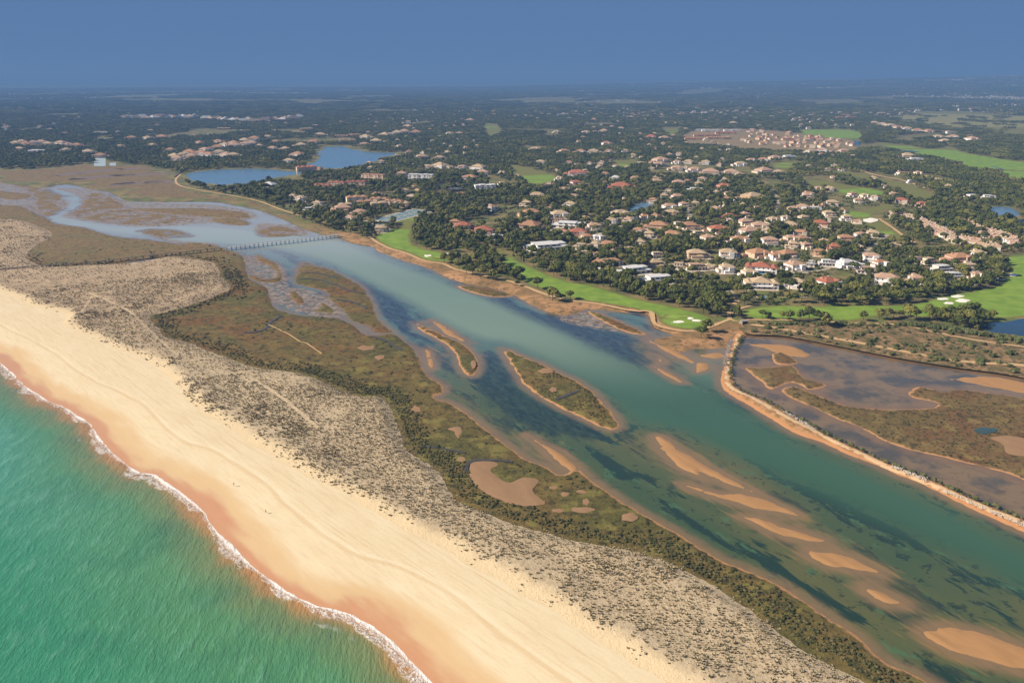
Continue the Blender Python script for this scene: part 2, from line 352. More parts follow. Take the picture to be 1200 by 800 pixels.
def m_sea():
    n = NT('sea_water'); d = n.attr('dshore')
    w = n.noise(22, 3, .5); wv = n.noise(5.0, 4, .65, along(n, SEA_ANG, 3)); wv2 = n.noise(1.3, 4, .65, along(n, SEA_ANG+.15, 3)); wob = n.noise(38, 3)
    dd = n.math('ADD', d, n.math('MULTIPLY', n.math('SUBTRACT', w, .5), 14))
    c = n.mix(n.ss(dd, 2, 13), C(196,142,84), C(128,140,88))
    c = n.mix(n.ss(dd, 9, 30), c, C(92,146,94))
    c = n.mix(n.ss(dd, 24, 85), c, C(62,142,100))
    c = n.mix(n.ss(dd, 80, 220), c, C(36,130,106))
    c = n.mix(n.math('MULTIPLY', n.ss(wob, .45, .8), .4), c, C(24,98,76))
    c = n.mix(n.math('MULTIPLY', n.ss(wv, .48, .82), n.ss(d, 8, 40, 0, .5)), c, C(130,186,150))
    c = n.mix(n.math('MULTIPLY', n.attr('clear'), n.ss(d, 14, 60, 0, .8)), c, n.mix(n.ss(wv, .4, .7), C(84,164,140), C(120,186,164)))  # 'clear' paints the farther sea's pale grazing reflection into its colour
    # surf: a ragged swash lace and a breaking line
    lace = n.noise(2.2, 6, .72, along(n, BEACH_ANG, 1.8), .8)
    reach = n.noise(17, 3, .5, along(n, BEACH_ANG, 1.6))
    e1 = n.math('ADD', d, n.math('MULTIPLY', n.math('SUBTRACT', lace, .5), 5.0))
    wid = n.ss(reach, .30, .70, 1.0, 8.5)
    f1 = n.math('MULTIPLY', n.ss(e1, -1.5, .2), n.math('SUBTRACT', 1.0, n.ss(n.math('SUBTRACT', e1, wid), -.9, .9)))
    cut = n.math('MULTIPLY', n.ss(lace, .40, .55), n.ss(n.noise(1.0, 5, .75), .36, .52))
    f1 = n.math('MULTIPLY', f1, n.math('MAXIMUM', cut, n.ss(d, 1.3, .2)))
    b2 = n.math('SUBTRACT', n.math('ADD', d, n.math('MULTIPLY', n.math('SUBTRACT', lace, .5), 3)), n.math('MULTIPLY', reach, 15))
    f2 = n.math('MULTIPLY', n.math('MULTIPLY', n.ss(b2, .4, 1.2), n.ss(b2, 3.6, 2.2)), n.ss(n.noise(19, 2), .60, .66)); f2 = n.math('MULTIPLY', f2, n.ss(reach, .5, .6))
    c = n.mix(n.math('MULTIPLY', n.ss(wv2, .55, .72), n.ss(d, 8, 40, 0, .38)), c, C(124,178,144))
    crest = n.math('MULTIPLY', n.ss(e1, -.6, .4), n.ss(e1, n.math('MULTIPLY', wid, .42), n.math('MULTIPLY', wid, .22)))
    f1 = n.math('MAXIMUM', n.math('MULTIPLY', f1, .8), crest)
    f = n.math('MAXIMUM', f1, n.math('MULTIPLY', f2, .25))
    c = n.mix(n.math('MULTIPLY', f, .92), c, C(250,240,230,1.15))
    n.color(c); n.rough(n.mix(f, (.16,)*3+(1,), (.85,)*3+(1,))); n.spec(.5)
    h = n.math('ADD', n.math('MULTIPLY', wv, 1.4), n.math('MULTIPLY', wv2, .7)); n.bump(n.math('ADD', h, n.math('MULTIPLY', f, .5)), .7, .9); return n.m
def m_dune():
    n = NT('dune_sand'); d = n.attr('front'); p = n.attr('path')
    a = n.noise(2.2, 5, .65); b = n.noise(28, 4, .6); e = n.noise(.9, 4, .7)
    c = n.mix(b, C(204,178,140), C(226,202,164))
    c = n.mix(n.ss(a, .4, .7), c, C(182,156,120))
    c = n.mix(n.math('MULTIPLY', n.ss(e, .55, .75), .5), c, C(222,196,156))
    c = n.mix(n.math('MULTIPLY', n.attr('old'), .75), c, n.mix(n.ss(n.noise(11, 5, .7), .42, .6), C(196,166,130), C(158,132,102)))
    dd = n.math('ADD', d, n.math('MULTIPLY', n.math('SUBTRACT', n.noise(7, 4, .65), .5), 16))
    c = n.mix(n.ss(dd, 14, 3), c, C(238,210,164))
    c = n.mix(n.math('MULTIPLY', n.ss(p, 1.6, .5), .8), c, C(228,200,158))
    n.color(c); n.bump(n.math('ADD', a, e), .8, .4); return n.m
def m_marsh(name, north=False):
    n = NT(name); rim = n.attr('rim'); a = n.noise(26, 5, .6); b = n.noise(5.5, 5, .68); e = n.noise(1.3, 4, .7); g = n.noise(60, 3, .5)
    if north:
        olive, rust, green, dark = C(128,104,64), C(120,82,52), C(114,98,56), C(66,54,42)
    else:
        olive, rust, green, dark = C(118,100,52), C(128,86,46), C(92,90,40), C(46,42,22)
    c = n.mix(n.math('MULTIPLY', n.ss(a, .40, .62), n.attr('rusty')), olive, rust)
    c = n.mix(n.math('MULTIPLY', n.ss(g, .48, .64), .8), c, green); c = n.mix(n.math('MULTIPLY', n.attr('dry'), n.ss(b, .4, .6, .35, .9)), c, C(162,134,92))
    cr = n.ss(n.noise(3.2, 5, .7, None, 1.2), .52, .62)
    c = n.mix(n.ss(b, .50, .62), c, n.mix(e, dark, C(92,84,42))); c = n.mix(n.math('MULTIPLY', cr, .55), c, dark)
    c = n.mix(n.math('MULTIPLY', n.ss(e, .5, .8), .5), c, C(160,142,78))
    lt = n.math('MULTIPLY', n.ss(n.noise(13, 5, .62), .52, .64), .75); lt = lt if north else n.math('MULTIPLY', lt, n.ss(n.attr('rusty'), 1.0, .4, .6, 1.0)); c = n.mix(lt, c, C(146,126,72) if north else C(140,128,64))
    c = n.mix(n.math('MULTIPLY', n.ss(n.noise(9, 5, .7), .56, .66), .6), c, C(128,92,58) if north else C(64,64,28))
    r2 = n.math('ADD', rim, n.math('MULTIPLY', n.math('SUBTRACT', b, .5), 6))
    sandy = n.attr('sandy')
    sw = n.math('MULTIPLY', n.ss(r2, 3.2, 1.8), sandy)
    c = n.mix(sw, c, n.mix(e, C(186,132,84), C(206,156,106)))
    n.color(c); n.bump(n.math('ADD', b, n.math('MULTIPLY', e, .6)), 1.0, .6); return n.m
def m_sand(name, c1, c2, r=.9, size=5.0):
    n = NT(name); a = n.noise(size, 5, .6, along(n, FLOW_ANG, 3)); e = n.noise(.8, 3)
    n.color(n.mix(a, c1, c2)); n.rough(r); n.bump(e, .3, .08); return n.m
def m_mud(name='mud'):
    n = NT(name); a = n.noise(9, 5, .65); b = n.noise(2.5, 5, .7)
    n.color(n.mix(n.ss(b, .4, .66), n.mix(a, C(140,112,98), C(164,134,112)), C(104,86,76))); n.rough(n.ss(a, .3, .7, .25, .7)); n.spec(.5); n.bump(b, .25, .1); return n.m
def m_water(name, deep, rough_=.12, tint=None):
    n = NT(name); a = n.noise(30, 3); n.color(n.mix(a, deep, tint or deep)); n.rough(rough_); n.spec(.5)
    n.bump(n.noise(2.2, 3, .6), .12, .15); return n.m
def m_lagoon():
    n = NT('lagoon_water'); ch = n.attr('channel'); bl = n.attr('weed'); so = n.attr('shoal'); sh = n.attr('shore'); low = n.attr('lower'); fl = n.attr('flats')
    fv = along(n, FLOW_ANG, 3.2); a = n.noise(14, 5, .62, fv, .4); b = n.noise(4.5, 5, .66, along(n, FLOW_ANG, 2.2)); g = n.noise(45, 3, .5, fv); k = n.noise(7, 5, .7)
    wob = n.math('MULTIPLY', n.math('SUBTRACT', a, .5), 34); wob2 = n.math('MULTIPLY', n.math('SUBTRACT', b, .5), 12)
    # bed of the shallows: sand, weed and silt
    bed = n.mix(n.ss(g, .35, .65), C(70,90,56), C(100,100,56))
    bed = n.mix(n.ss(a, .515, .575), bed, C(40,62,46))
    bed = n.mix(n.math('MULTIPLY', n.ss(k, .56, .61), .75), bed, C(42,58,42))
    bed = n.mix(n.math('MULTIPLY', n.ss(n.noise(9, 5, .65, along(n, FLOW_ANG, 2.0)), .58, .64), .7), bed, C(84,116,76))
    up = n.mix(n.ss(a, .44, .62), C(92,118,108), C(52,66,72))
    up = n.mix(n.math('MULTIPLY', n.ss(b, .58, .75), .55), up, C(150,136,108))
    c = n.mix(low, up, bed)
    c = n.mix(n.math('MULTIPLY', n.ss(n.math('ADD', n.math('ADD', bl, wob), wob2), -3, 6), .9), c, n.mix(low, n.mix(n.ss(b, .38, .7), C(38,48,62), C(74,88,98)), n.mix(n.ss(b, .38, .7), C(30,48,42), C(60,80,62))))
    s2 = n.math('ADD', n.math('ADD', so, wob), wob2)
    c = n.mix(n.math('MULTIPLY', n.ss(s2, -8, 9), n.ss(n.noise(6, 5, .65, along(n, FLOW_ANG, 4)), .40, .56, .25, .75)), c, n.mix(b, C(106,102,58), C(134,118,72)))
    br = n.math('ADD', n.math('ADD', n.attr('bar'), n.math('MULTIPLY', n.math('SUBTRACT', n.noise(2.6, 5, .62, along(n, FLOW_ANG, 9)), .5), 46)), n.math('MULTIPLY', n.math('SUBTRACT', a, .5), 14))
    c = n.mix(n.math('MULTIPLY', n.ss(br, 6, -4), .8), c, n.mix(b, C(142,112,60), C(164,128,72)))
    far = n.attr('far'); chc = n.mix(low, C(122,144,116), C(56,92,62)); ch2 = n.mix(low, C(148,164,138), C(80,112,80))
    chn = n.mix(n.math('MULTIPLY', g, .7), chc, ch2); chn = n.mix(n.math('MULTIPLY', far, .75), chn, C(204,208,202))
    c = n.mix(n.math('MULTIPLY', far, .75), c, C(200,198,194))  # pale sky reflection painted into the colour of the far upstream water
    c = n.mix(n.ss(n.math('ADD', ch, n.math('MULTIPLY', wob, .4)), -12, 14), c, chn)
    s3 = n.math('ADD', sh, n.math('MULTIPLY', n.math('SUBTRACT', b, .5), 5))
    c = n.mix(n.math('MULTIPLY', n.ss(s3, 7, .5), .8), c, n.mix(k, C(158,120,82), C(130,110,80)))
    mudc = n.mix(n.ss(k, .42, .6), C(168,146,128), C(110,92,72))
    mf = n.math('MULTIPLY', n.math('MULTIPLY', n.ss(n.math('ADD', fl, wob2), -3, 4), n.ss(n.noise(6, 5, .75, None, .6), .43, .50)), n.ss(ch, 2, -3))
    c = n.mix(mf, c, mudc)
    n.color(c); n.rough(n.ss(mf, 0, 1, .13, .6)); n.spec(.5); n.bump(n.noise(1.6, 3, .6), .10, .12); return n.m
def m_ground():
    n = NT('inland_ground'); sh = n.attr('rim'); a = n.noise(35, 5, .6); b = n.noise(6, 5, .7); g = n.noise(420, 4, .6); e = n.noise(1.5, 3)
    c = n.mix(n.ss(a, .4, .62), C(96,94,54), C(148,128,80))
    c = n.mix(n.math('MULTIPLY', n.ss(b, .55, .7), .6), c, C(184,152,104))
    c = n.mix(n.math('MULTIPLY', n.ss(n.noise(24, 4, .6), .52, .6), .8), c, C(112,124,56))
    c = n.mix(n.math('MULTIPLY', n.ss(g, .6, .7), .55), c, C(128,120,78))
    s2 = n.math('ADD', sh, n.math('MULTIPLY', n.math('SUBTRACT', b, .5), 16))
    shore = n.mix(n.ss(a, .4, .6), C(198,148,100), C(150,116,74)); shore = n.mix(n.ss(b, .5, .62), shore, C(112,94,56))
    near = n.attr('east')
    c = n.mix(n.math('MULTIPLY', n.ss(s2, 34, 18), near), c, shore)
    n.color(c); n.bump(n.math('ADD', b, e), .6, .5); return n.m
def m_grass(name, c1, c2):
    n = NT(name); a = n.noise(16, 4, .6); st = n.noise(5, 3, .5, along(n, R(20), 5)); e = n.noise(.7, 3); rim = n.attr('rim')
    wv = n.t.nodes.new('ShaderNodeTexWave'); n.L(n.pos, wv.inputs[0]); wv.inputs['Scale'].default_value = .11; wv.inputs['Distortion'].default_value = .6
    c = n.mix(n.ss(a, .35, .65), c1, c2); c = n.mix(n.math('MULTIPLY', wv.outputs['Fac'], .16), c, tuple(v*1.35 for v in c1[:3])+(1,)); c = n.mix(n.math('MULTIPLY', n.ss(n.noise(3, 5, .7), .56, .7), .3), c, C(150,148,76)); c = n.mix(n.math('MULTIPLY', n.ss(st, .5, .7), .35), c, tuple(v*.78 for v in c1[:3])+(1,))
    r2 = n.math('ADD', rim, n.math('MULTIPLY', n.math('SUBTRACT', n.noise(5, 4), .5), 6))
    c = n.mix(n.math('MULTIPLY', n.ss(r2, 5.0, .8), .9), c, C(124,118,58))
    n.color(c); n.bump(e, .3, .1); return n.m
M = {}
M['beach'] = m_beach(); M['sea'] = m_sea(); M['dune'] = m_dune(); M['marsh'] = m_marsh('salt_marsh'); M['nmarsh'] = m_marsh('meadow_marsh', True)
M['bar'] = m_sand('bar_sand', C(176,128,80), C(198,150,98), .65); M['pan'] = m_sand('pan_sand', C(146,112,80), C(180,140,100), .8, 4)
M['bunker'] = m_sand('bunker_sand', C(240,226,206,1.15), C(250,240,224,1.2)); M['path'] = m_sand('path_sand', C(206,164,112), C(226,186,136))
M['mud'] = m_mud(); M['lagoon'] = m_lagoon(); M['ground'] = m_ground()
M['lake'] = m_water('lake_water', C(96,130,156), .2, C(124,156,178)); M['pond'] = m_water('pond_water', C(28,56,78), .12, C(40,70,92))
M['epond'] = None
M['fair'] = m_grass('fairway_grass', C(116,144,48), C(142,166,60)); M['green'] = m_grass('green_grass', C(142,168,64), C(156,178,72)); M['field'] = m_grass('meadow_grass', C(140,138,72), C(166,148,92))
M['cause'] = None

def m_scrub():
    n = NT('scrub_soil'); a = n.noise(18, 5, .65); b = n.noise(3.5, 5, .7); e = n.noise(.9, 3)
    c = n.mix(n.ss(a, .4, .6), C(172,134,94), C(120,104,64)); c = n.mix(n.ss(b, .46, .60), c, C(86,82,46)); c = n.mix(n.math('MULTIPLY', n.ss(e, .5, .7), .4), c, C(150,122,84))
    n.color(c); n.bump(n.math('ADD', b, e), .9, .5); return n.m
# ------------------------------------------------------------------ sea, beach, dune
def wl(px, step): return resample(smooth(A(px), False, 5), step, False)
water_edge = rough(wl(WATERLINE[1:], 3.0), 1.3, 22, 2)
sea_true = np.vstack([water_edge, [P(800, 1010)[0]-50, -100], [-3000, -100], [-3000, 1500]])
shift = np.array([10.0, 9.0])
sea_poly = np.vstack([water_edge[::2]+shift, [P(800, 1010)[0]-50, -100], [-3000, -100], [-3000, 1500]])
o = region('sea', None, M['sea'], 0, 0, 1, grid=7, poly=sea_poly, pad=420, attrs={'dshore': lambda V, d: np.clip(sdf(V, sea_true), -30, 600), 'clear': lambda V, d: sst(V[:, 1], 260, 480)},  # 'clear' weights the painted reflection, rising with distance
           zfun=lambda V, d: .25*fbm(V[:, 0], V[:, 1], 24, 2, 4)*sst(sdf(V, sea_true), 4, 40))
tag(o, 'green turquoise sea rolling onto the sand at lower left', 'sea', kind='structure')
dune_front = rough(wl(DUNE_FRONT, 3.0), 2.6, 14, 3)
back = wl(DUNE_BACK, 3.0)
DUNE = np.vstack([dune_front, rough(back, 1.2, 12, 4)])
beach_poly = np.vstack([water_edge[::-1]+np.array([-16.0, -14.0]), dune_front[::2]+np.array([14.0, 13.0])])
o = region('beach', None, M['beach'], 0, 0, 1, grid=4.5, poly=beach_poly, attrs={'dsea': lambda V, d: -sdf(V, sea_true)},
           zfun=lambda V, d: np.where((s := -sdf(V, sea_true)) > 0, np.minimum(s*.055, 1.9+s*.004), s*.03)+.05*fbm(V[:, 0], V[:, 1], 9, 3, 1)*sst(np.abs(s), 3, 20))
tag(o, 'broad pale golden beach with an orange wet edge along the surf', 'beach', kind='structure')
dpaths = [wl([(0,305),(22,308),(40,310)], 4), wl([(30,317),(67,337),(107,347),(150,367),(175,390),(207,420)], 4), wl([(95,372),(108,350)], 4), wl([(300,450),(330,470),(372,505)], 4), wl([(180,425),(215,428),(240,425)], 4)]
dune_h = lambda V, d: (.55*fbm(V[:, 0], V[:, 1], 9, 3, 5)+.9*fbm(V[:, 0], V[:, 1], 40, 3, 6))*sst(d, 0, 14)
fr = lambda V: seg_dist(V, dune_front, False)
o = region('dunes', None, M['dune'], .5, 2.6, 12, grid=3.2, poly=DUNE, attrs={'front': lambda V, d: fr(V), 'old': lambda V, d: sst(V[:, 1], 500, 700), 'path': lambda V, d: np.min([seg_dist(V, q, False) for q in dpaths], 0)}, zfun=lambda V, d: dune_h(V, d)+1.6*sst(fr(V), 30, 0))
tag(o, 'buff grassy dunes strewn with dark tussocks behind the beach', 'dunes', kind='structure')

# ------------------------------------------------------------------ lagoon with its islands, bars and marshes
MARSH = np.vstack([rough(wl(MARSH_SHORE, 2.5), 1.0, 10, 6), (wl(DUNE_BACK, 8.0)+np.array([-14.0, -6.0]))])
ground_shore = rough(wl(GROUND_SHORE, 4.0), 1.5, 14, 8)
CHANNEL = resample(smooth(A([(200,266),(270,268),(330,275),(400,283),(440,300),(500,322),(560,345),(610,368),(650,386),(690,406),(730,424),(775,442),(812,452),(838,462),(870,480),(930,514),(990,540),(1060,572),(1140,610),(1210,645),(1300,690),(1300,760),(1200,690),(1100,640),(1010,600),(930,565),(860,535),(800,508),(745,498),(732,490),(705,462),(660,436),(600,404),(560,396),(520,378),(480,355),(445,338),(420,325),(380,306),(330,292),(270,286),(200,280)])), 6)
CHAN2 = resample(smooth(A([(800,428),(835,410),(850,414),(846,425),(842,440),(848,452),(830,455),(812,448)])), 6)
CHAN3 = resample(smooth(A([(52,220),(85,227),(97,237),(88,246),(70,253),(90,258),(140,266),(210,267),(210,277),(130,272),(80,265),(54,257),(60,250),(76,244),(82,237),(60,229)])), 6)
WEEDS = [resample(smooth(A(q)), 6) for q in ([(600,352),(630,365),(670,373),(712,387),(755,396),(775,410),(812,427),(805,449),(775,438),(740,425),(705,408),(650,388),(612,376),(540,350),(515,332),(530,330)], [(424,332),(462,352),(482,367),(490,390),(507,402),(530,417),(537,437),(512,430),(485,405),(443,367)], [(562,412),(585,412),(603,440),(650,475),(705,503),(700,520),(640,510),(575,480),(557,447)], [(870,478),(960,522),(1060,564),(1180,622),(1300,680),(1180,616),(1060,560),(960,517)])]
SHOALS = [resample(smooth(A(q)), 6) for q in ([(738,518),(776,508),(840,548),(900,575),(960,612),(1040,668),(1090,712),(1050,712),(1000,690),(960,665),(900,625),(840,590),(790,560)], [(1060,735),(1110,728),(1200,750),(1280,790),(1200,795),(1110,770)], [(520,455),(560,480),(600,510),(640,525),(620,535),(580,515),(540,485)], [(740,395),(790,405),(830,425),(815,445),(780,440),(750,420)])]
FLATS = [resample(smooth(A(q)), 6) for q in ([(-150,178),(0,210),(60,220),(110,221),(150,236),(220,240),(290,248),(300,256),(240,262),(160,266),(90,258),(50,252),(10,242),(-150,206)], [(285,298),(330,312),(340,334),(380,345),(405,372),(330,362),(312,338),(292,318)], [(175,272),(230,270),(255,288),(200,284)], [(300,262),(350,266),(360,276),(310,282)], [(160,238),(250,240),(300,250),(270,252),(180,245)], [(650,372),(690,366),(740,388),(690,384)])]
# the far mud flats and islands, then the water with everything it needs to know about its bed and its painted sky reflection
def land_dist(V):
    polys = [MARSH, DUNE]+[REG[k] for k in REG if k.startswith(('marsh_island', 'sand_bar', 'causeway'))]
    dd = seg_dist(V, ground_shore, False)
    for q in polys: dd = np.minimum(dd, np.where(inside(V, q), 0, seg_dist(V, q[::2] if len(q) > 80 else q)))
    return dd
rusty = lambda V, d: .25+.75*np.maximum(sst(V[:, 1], 480, 640), sst(V[:, 0], 120, 260))
dry = lambda V, d: .85*sst(V[:, 1], 780, 980)
ISLE_LABEL = {'tail': 'small green islet with a trailing sand spit in the lagoon', 'long': 'long olive marsh island edged with sand in mid lagoon', 'pen': 'olive marsh peninsula cut by creeks just past the footbridge',
 'ring': 'hook shaped marsh islet on the mud below the footbridge', 'ia': 'narrow marsh islet in the mud creek beside the peninsula', 'ib': 'crooked marsh islet at the head of the mud creek', 'na': 'long brown marsh strip in the upper lagoon beyond the bridge',
 'nb': 'short brown marsh strip just above the wide upper channel', 'nc': 'tan tidal flat in the upper channel left of the bridge', 'nd': 'mottled brown islet behind the far end of the footbridge', 'ne': 'flat olive marsh strip at the far left edge',
 'nf': 'broad mottled tidal flat inside the upper river bend', 'ng': 'mottled tidal flat left of the winding upper river', 'nh': 'thin olive islet off the shore below the first green', 'ni': 'slender olive islet off the long fairway', 'sa': 'brown marsh islet in the pond behind the causeway',
 'sb': 'smallest brown islet in the pond behind the causeway', 'nj': 'tiny olive patch on the flats below the bunkered green', 'nk': 'tiny olive patch on the flats beside the causeway root'}
for k, q in ISLES.items():
    north = k in ('na', 'nb', 'nc', 'nd', 'ne', 'nf', 'ng', 'sa', 'sb')
    small = k not in ('long', 'pen', 'nf', 'ng', 'na', 'ne')
    flat = k in ('nf', 'ng', 'nc', 'nd')
    o = region('marsh_island#'+k, q, M['nmarsh' if north else 'marsh'], -.25, .24 if flat else .8, 4.0, grid=2.4 if (flat or small) else 5.0, step=2.0 if small else 3.5, jit=1.0 if small else 1.8, js=8,
               attrs={'rusty': rusty, 'dry': dry, 'sandy': lambda V, d: np.full(len(V), 1.0 if k in ('tail', 'long', 'sa', 'sb', 'nh', 'ni') else .15)},
               zfun=(lambda V, d: sst(d, 0, 5)*((.55 if flat else .30)*fbm(V[:, 0]*(.6 if flat else 1), V[:, 1], 11 if flat else 7, 4, 2)-(.20 if flat else 0.0))))
    tag(o, ISLE_LABEL[k], 'island', kind='structure')
BAR_LABEL = {'a': 'forked bare sand bar at the head of the shoals', 'b': 'orange sand bar just below the forked bar', 'c': 'thin sand bar in the middle of the shoals', 'd': 'smooth sand bar beside the dark weed', 'e': 'small lens shaped sand bar in the lower lagoon', 'f': 'large sand bar at the lower right edge',
 'g': 'thin sand tail alongside the small green islet', 'h': 'straight sand spit off the south marsh', 'i': 'faint sand sliver left of the small islet', 'j': 'sand rib edging the flats below the green', 'k': 'tiny sand spot in the blue shallows', 'l': 'sand rib at the edge of the blue shallows', 'm': 'rounded sand spot in the inlet beside the causeway', 'n': 'sand shoal at the head of the causeway pond', 'o': 'pale sand streak across the causeway pond', 'p': 'sand tongue in the inlet mouth'}
for k, q in BARS.items():
    o = region('sand_bar#'+k, q, M['bar'], -.16, .32, 3.6, grid=1.5, step=1.6, jit=2.2, js=9, zfun=lambda V, d: (lambda u, w: .42*fbm(u*.16, w, 3.4, 4, 2)*sst(d, 0, 3))(V[:, 0]*math.cos(FLOW_ANG)+V[:, 1]*math.sin(FLOW_ANG), -V[:, 0]*math.sin(FLOW_ANG)+V[:, 1]*math.cos(FLOW_ANG)))
    tag(o, BAR_LABEL[k], 'sand bar', kind='structure')
o = region('salt_marsh', None, M['marsh'], -.25, .9, 4.5, grid=4.0, poly=MARSH, attrs={'rusty': rusty, 'dry': dry, 'sandy': lambda V, d: sst(V[:, 1], 620, 470)}, zfun=lambda V, d: sst(d, 0, 5)*.35*fbm(V[:, 0], V[:, 1], 8, 3, 2))
tag(o, 'olive and rust salt marsh between the dunes and the lagoon', 'salt marsh', kind='structure')
for i, q in enumerate(PANS):
    b = region('mud_pan#%d' % i, q, M['pan'], 1.02, 1.26, 2.5, grid=2.5, step=1.2, jit=.9, js=5, parent=o)
o = region('east_marsh', EAST_MARSH, M['nmarsh'], -.2, .8, 5, grid=6, step=3, jit=1.4, attrs={'rusty': rusty, 'dry': dry, 'sandy': lambda V, d: np.ones(len(V))}, zfun=lambda V, d: sst(d, 0, 5)*.3*fbm(V[:, 0], V[:, 1], 9, 3, 2))
tag(o, 'straw coloured marsh inside the causeway at right', 'salt marsh', kind='structure')
region('sand_pan#e', [(1159,515),(1180,512),(1205,516),(1260,530),(1262,548),(1205,537),(1180,533),(1173,521)], M['pan'], .9, 1.2, 3, grid=4, step=2.5, parent=o)
region('pool#e', ell(1155, 506, 13, 4), m_water('pool_green', C(64,84,76), .15), .95, 1.22, 2, grid=4, step=2.5, parent=o)
def m_cause():
    n = NT('causeway_soil'); r = n.attr('rim'); a = n.noise(6, 5, .65); b = n.noise(2, 4, .7); t = n.attr('track')
    c = n.mix(n.ss(a, .4, .62), C(196,146,98), C(150,114,72)); c = n.mix(n.math('MULTIPLY', n.ss(b, .5, .66), .6), c, C(96,78,48))
    c = n.mix(n.ss(r, 5, 2.5), c, n.mix(b, C(192,132,84), C(206,150,100)))
    c = n.mix(n.ss(n.math('ADD', t, n.math('MULTIPLY', n.math('SUBTRACT', b, .5), 1.6)), 2.2, 1.5), c, C(226,188,142))
    n.color(c); n.bump(n.math('ADD', a, b), .7, .4); return n.m
TRACK = wl([(866,380),(864,400),(857,420),(852,440),(857,456),(885,470),(915,488),(945,503),(975,518),(1010,534),(1045,550),(1080,564),(1120,582),(1160,600),(1200,617),(1300,665),(1400,715)], 5)
M['cause'] = m_cause()
o = region('causeway', CAUSEWAY, M['cause'], -.3, 1.9, 7, grid=3, step=2.5, jit=.8, attrs={'track': lambda V, d: seg_dist(V, TRACK, False)}, zfun=lambda V, d: sst(d, 1, 5)*.25*fbm(V[:, 0], V[:, 1], 6, 3, 2))
tag(o, 'sandy causeway bank with a footpath between lagoon and pond', 'causeway', kind='structure')
def mind(V, L): return np.max([sdf(V, q) for q in L], 0)
lag_px = [(-400,145),(-200,205),(-60,235),(0,252),(60,272),(130,290),(230,300),(270,325),(300,360),(380,385),(440,405),(480,440),(500,480),(560,520),(610,550),(660,570),(720,595),(860,670),(960,730),(1050,790),(1150,850),(1300,950),(1500,960),(1500,745),(1200,612),(1050,550),(900,480),(852,450),(855,420),(860,396),(760,362),(690,358),(600,336),(520,312),(440,284),(395,268),(330,246),(250,232),(140,222),(60,212),(0,206),(-200,155),(-400,116)]
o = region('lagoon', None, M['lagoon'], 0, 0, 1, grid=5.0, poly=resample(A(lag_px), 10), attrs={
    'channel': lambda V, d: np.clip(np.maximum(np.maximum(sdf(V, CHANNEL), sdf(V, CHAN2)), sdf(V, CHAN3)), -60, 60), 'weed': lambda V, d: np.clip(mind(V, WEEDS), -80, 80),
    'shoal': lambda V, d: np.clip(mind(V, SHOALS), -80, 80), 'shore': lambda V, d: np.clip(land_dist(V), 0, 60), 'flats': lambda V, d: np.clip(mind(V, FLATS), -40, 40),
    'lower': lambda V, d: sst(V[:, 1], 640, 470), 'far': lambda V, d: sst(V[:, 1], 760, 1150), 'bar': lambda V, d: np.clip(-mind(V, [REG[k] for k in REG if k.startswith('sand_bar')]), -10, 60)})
tag(o, 'teal tidal lagoon channel winding between marsh and golf course', 'lagoon', kind='structure')
def m_epond():
    n = NT('causeway_pond_water'); a = n.noise(22, 5, .6); b = n.noise(6, 5, .7); r = n.attr('bank')
    c = n.mix(n.ss(a, .38, .6), C(92,84,72), C(140,114,80)); c = n.mix(n.math('MULTIPLY', n.ss(b, .55, .7), .6), c, C(60,60,58))
    c = n.mix(n.math('MULTIPLY', n.ss(n.math('ADD', r, n.math('MULTIPLY', n.math('SUBTRACT', b, .5), 7)), 9, 1), .75), c, C(142,108,76))
    n.color(c); n.rough(.2); n.spec(.38); n.bump(n.noise(1.6, 3), .08, .1); return n.m
o = region('tidal_pond', None, m_epond(), .03, .03, 1, grid=7, poly=resample(A(EAST_POND), 8), attrs={'bank': lambda V, d: np.clip(np.minimum(seg_dist(V, ground_shore[-160:], False), np.minimum(np.abs(sdf(V, REG['east_marsh'])), np.abs(sdf(V, REG['marsh_island#sa'])))), 0, 60)})
tag(o, 'shallow slate coloured pond enclosed by the causeway', 'pond', kind='structure')

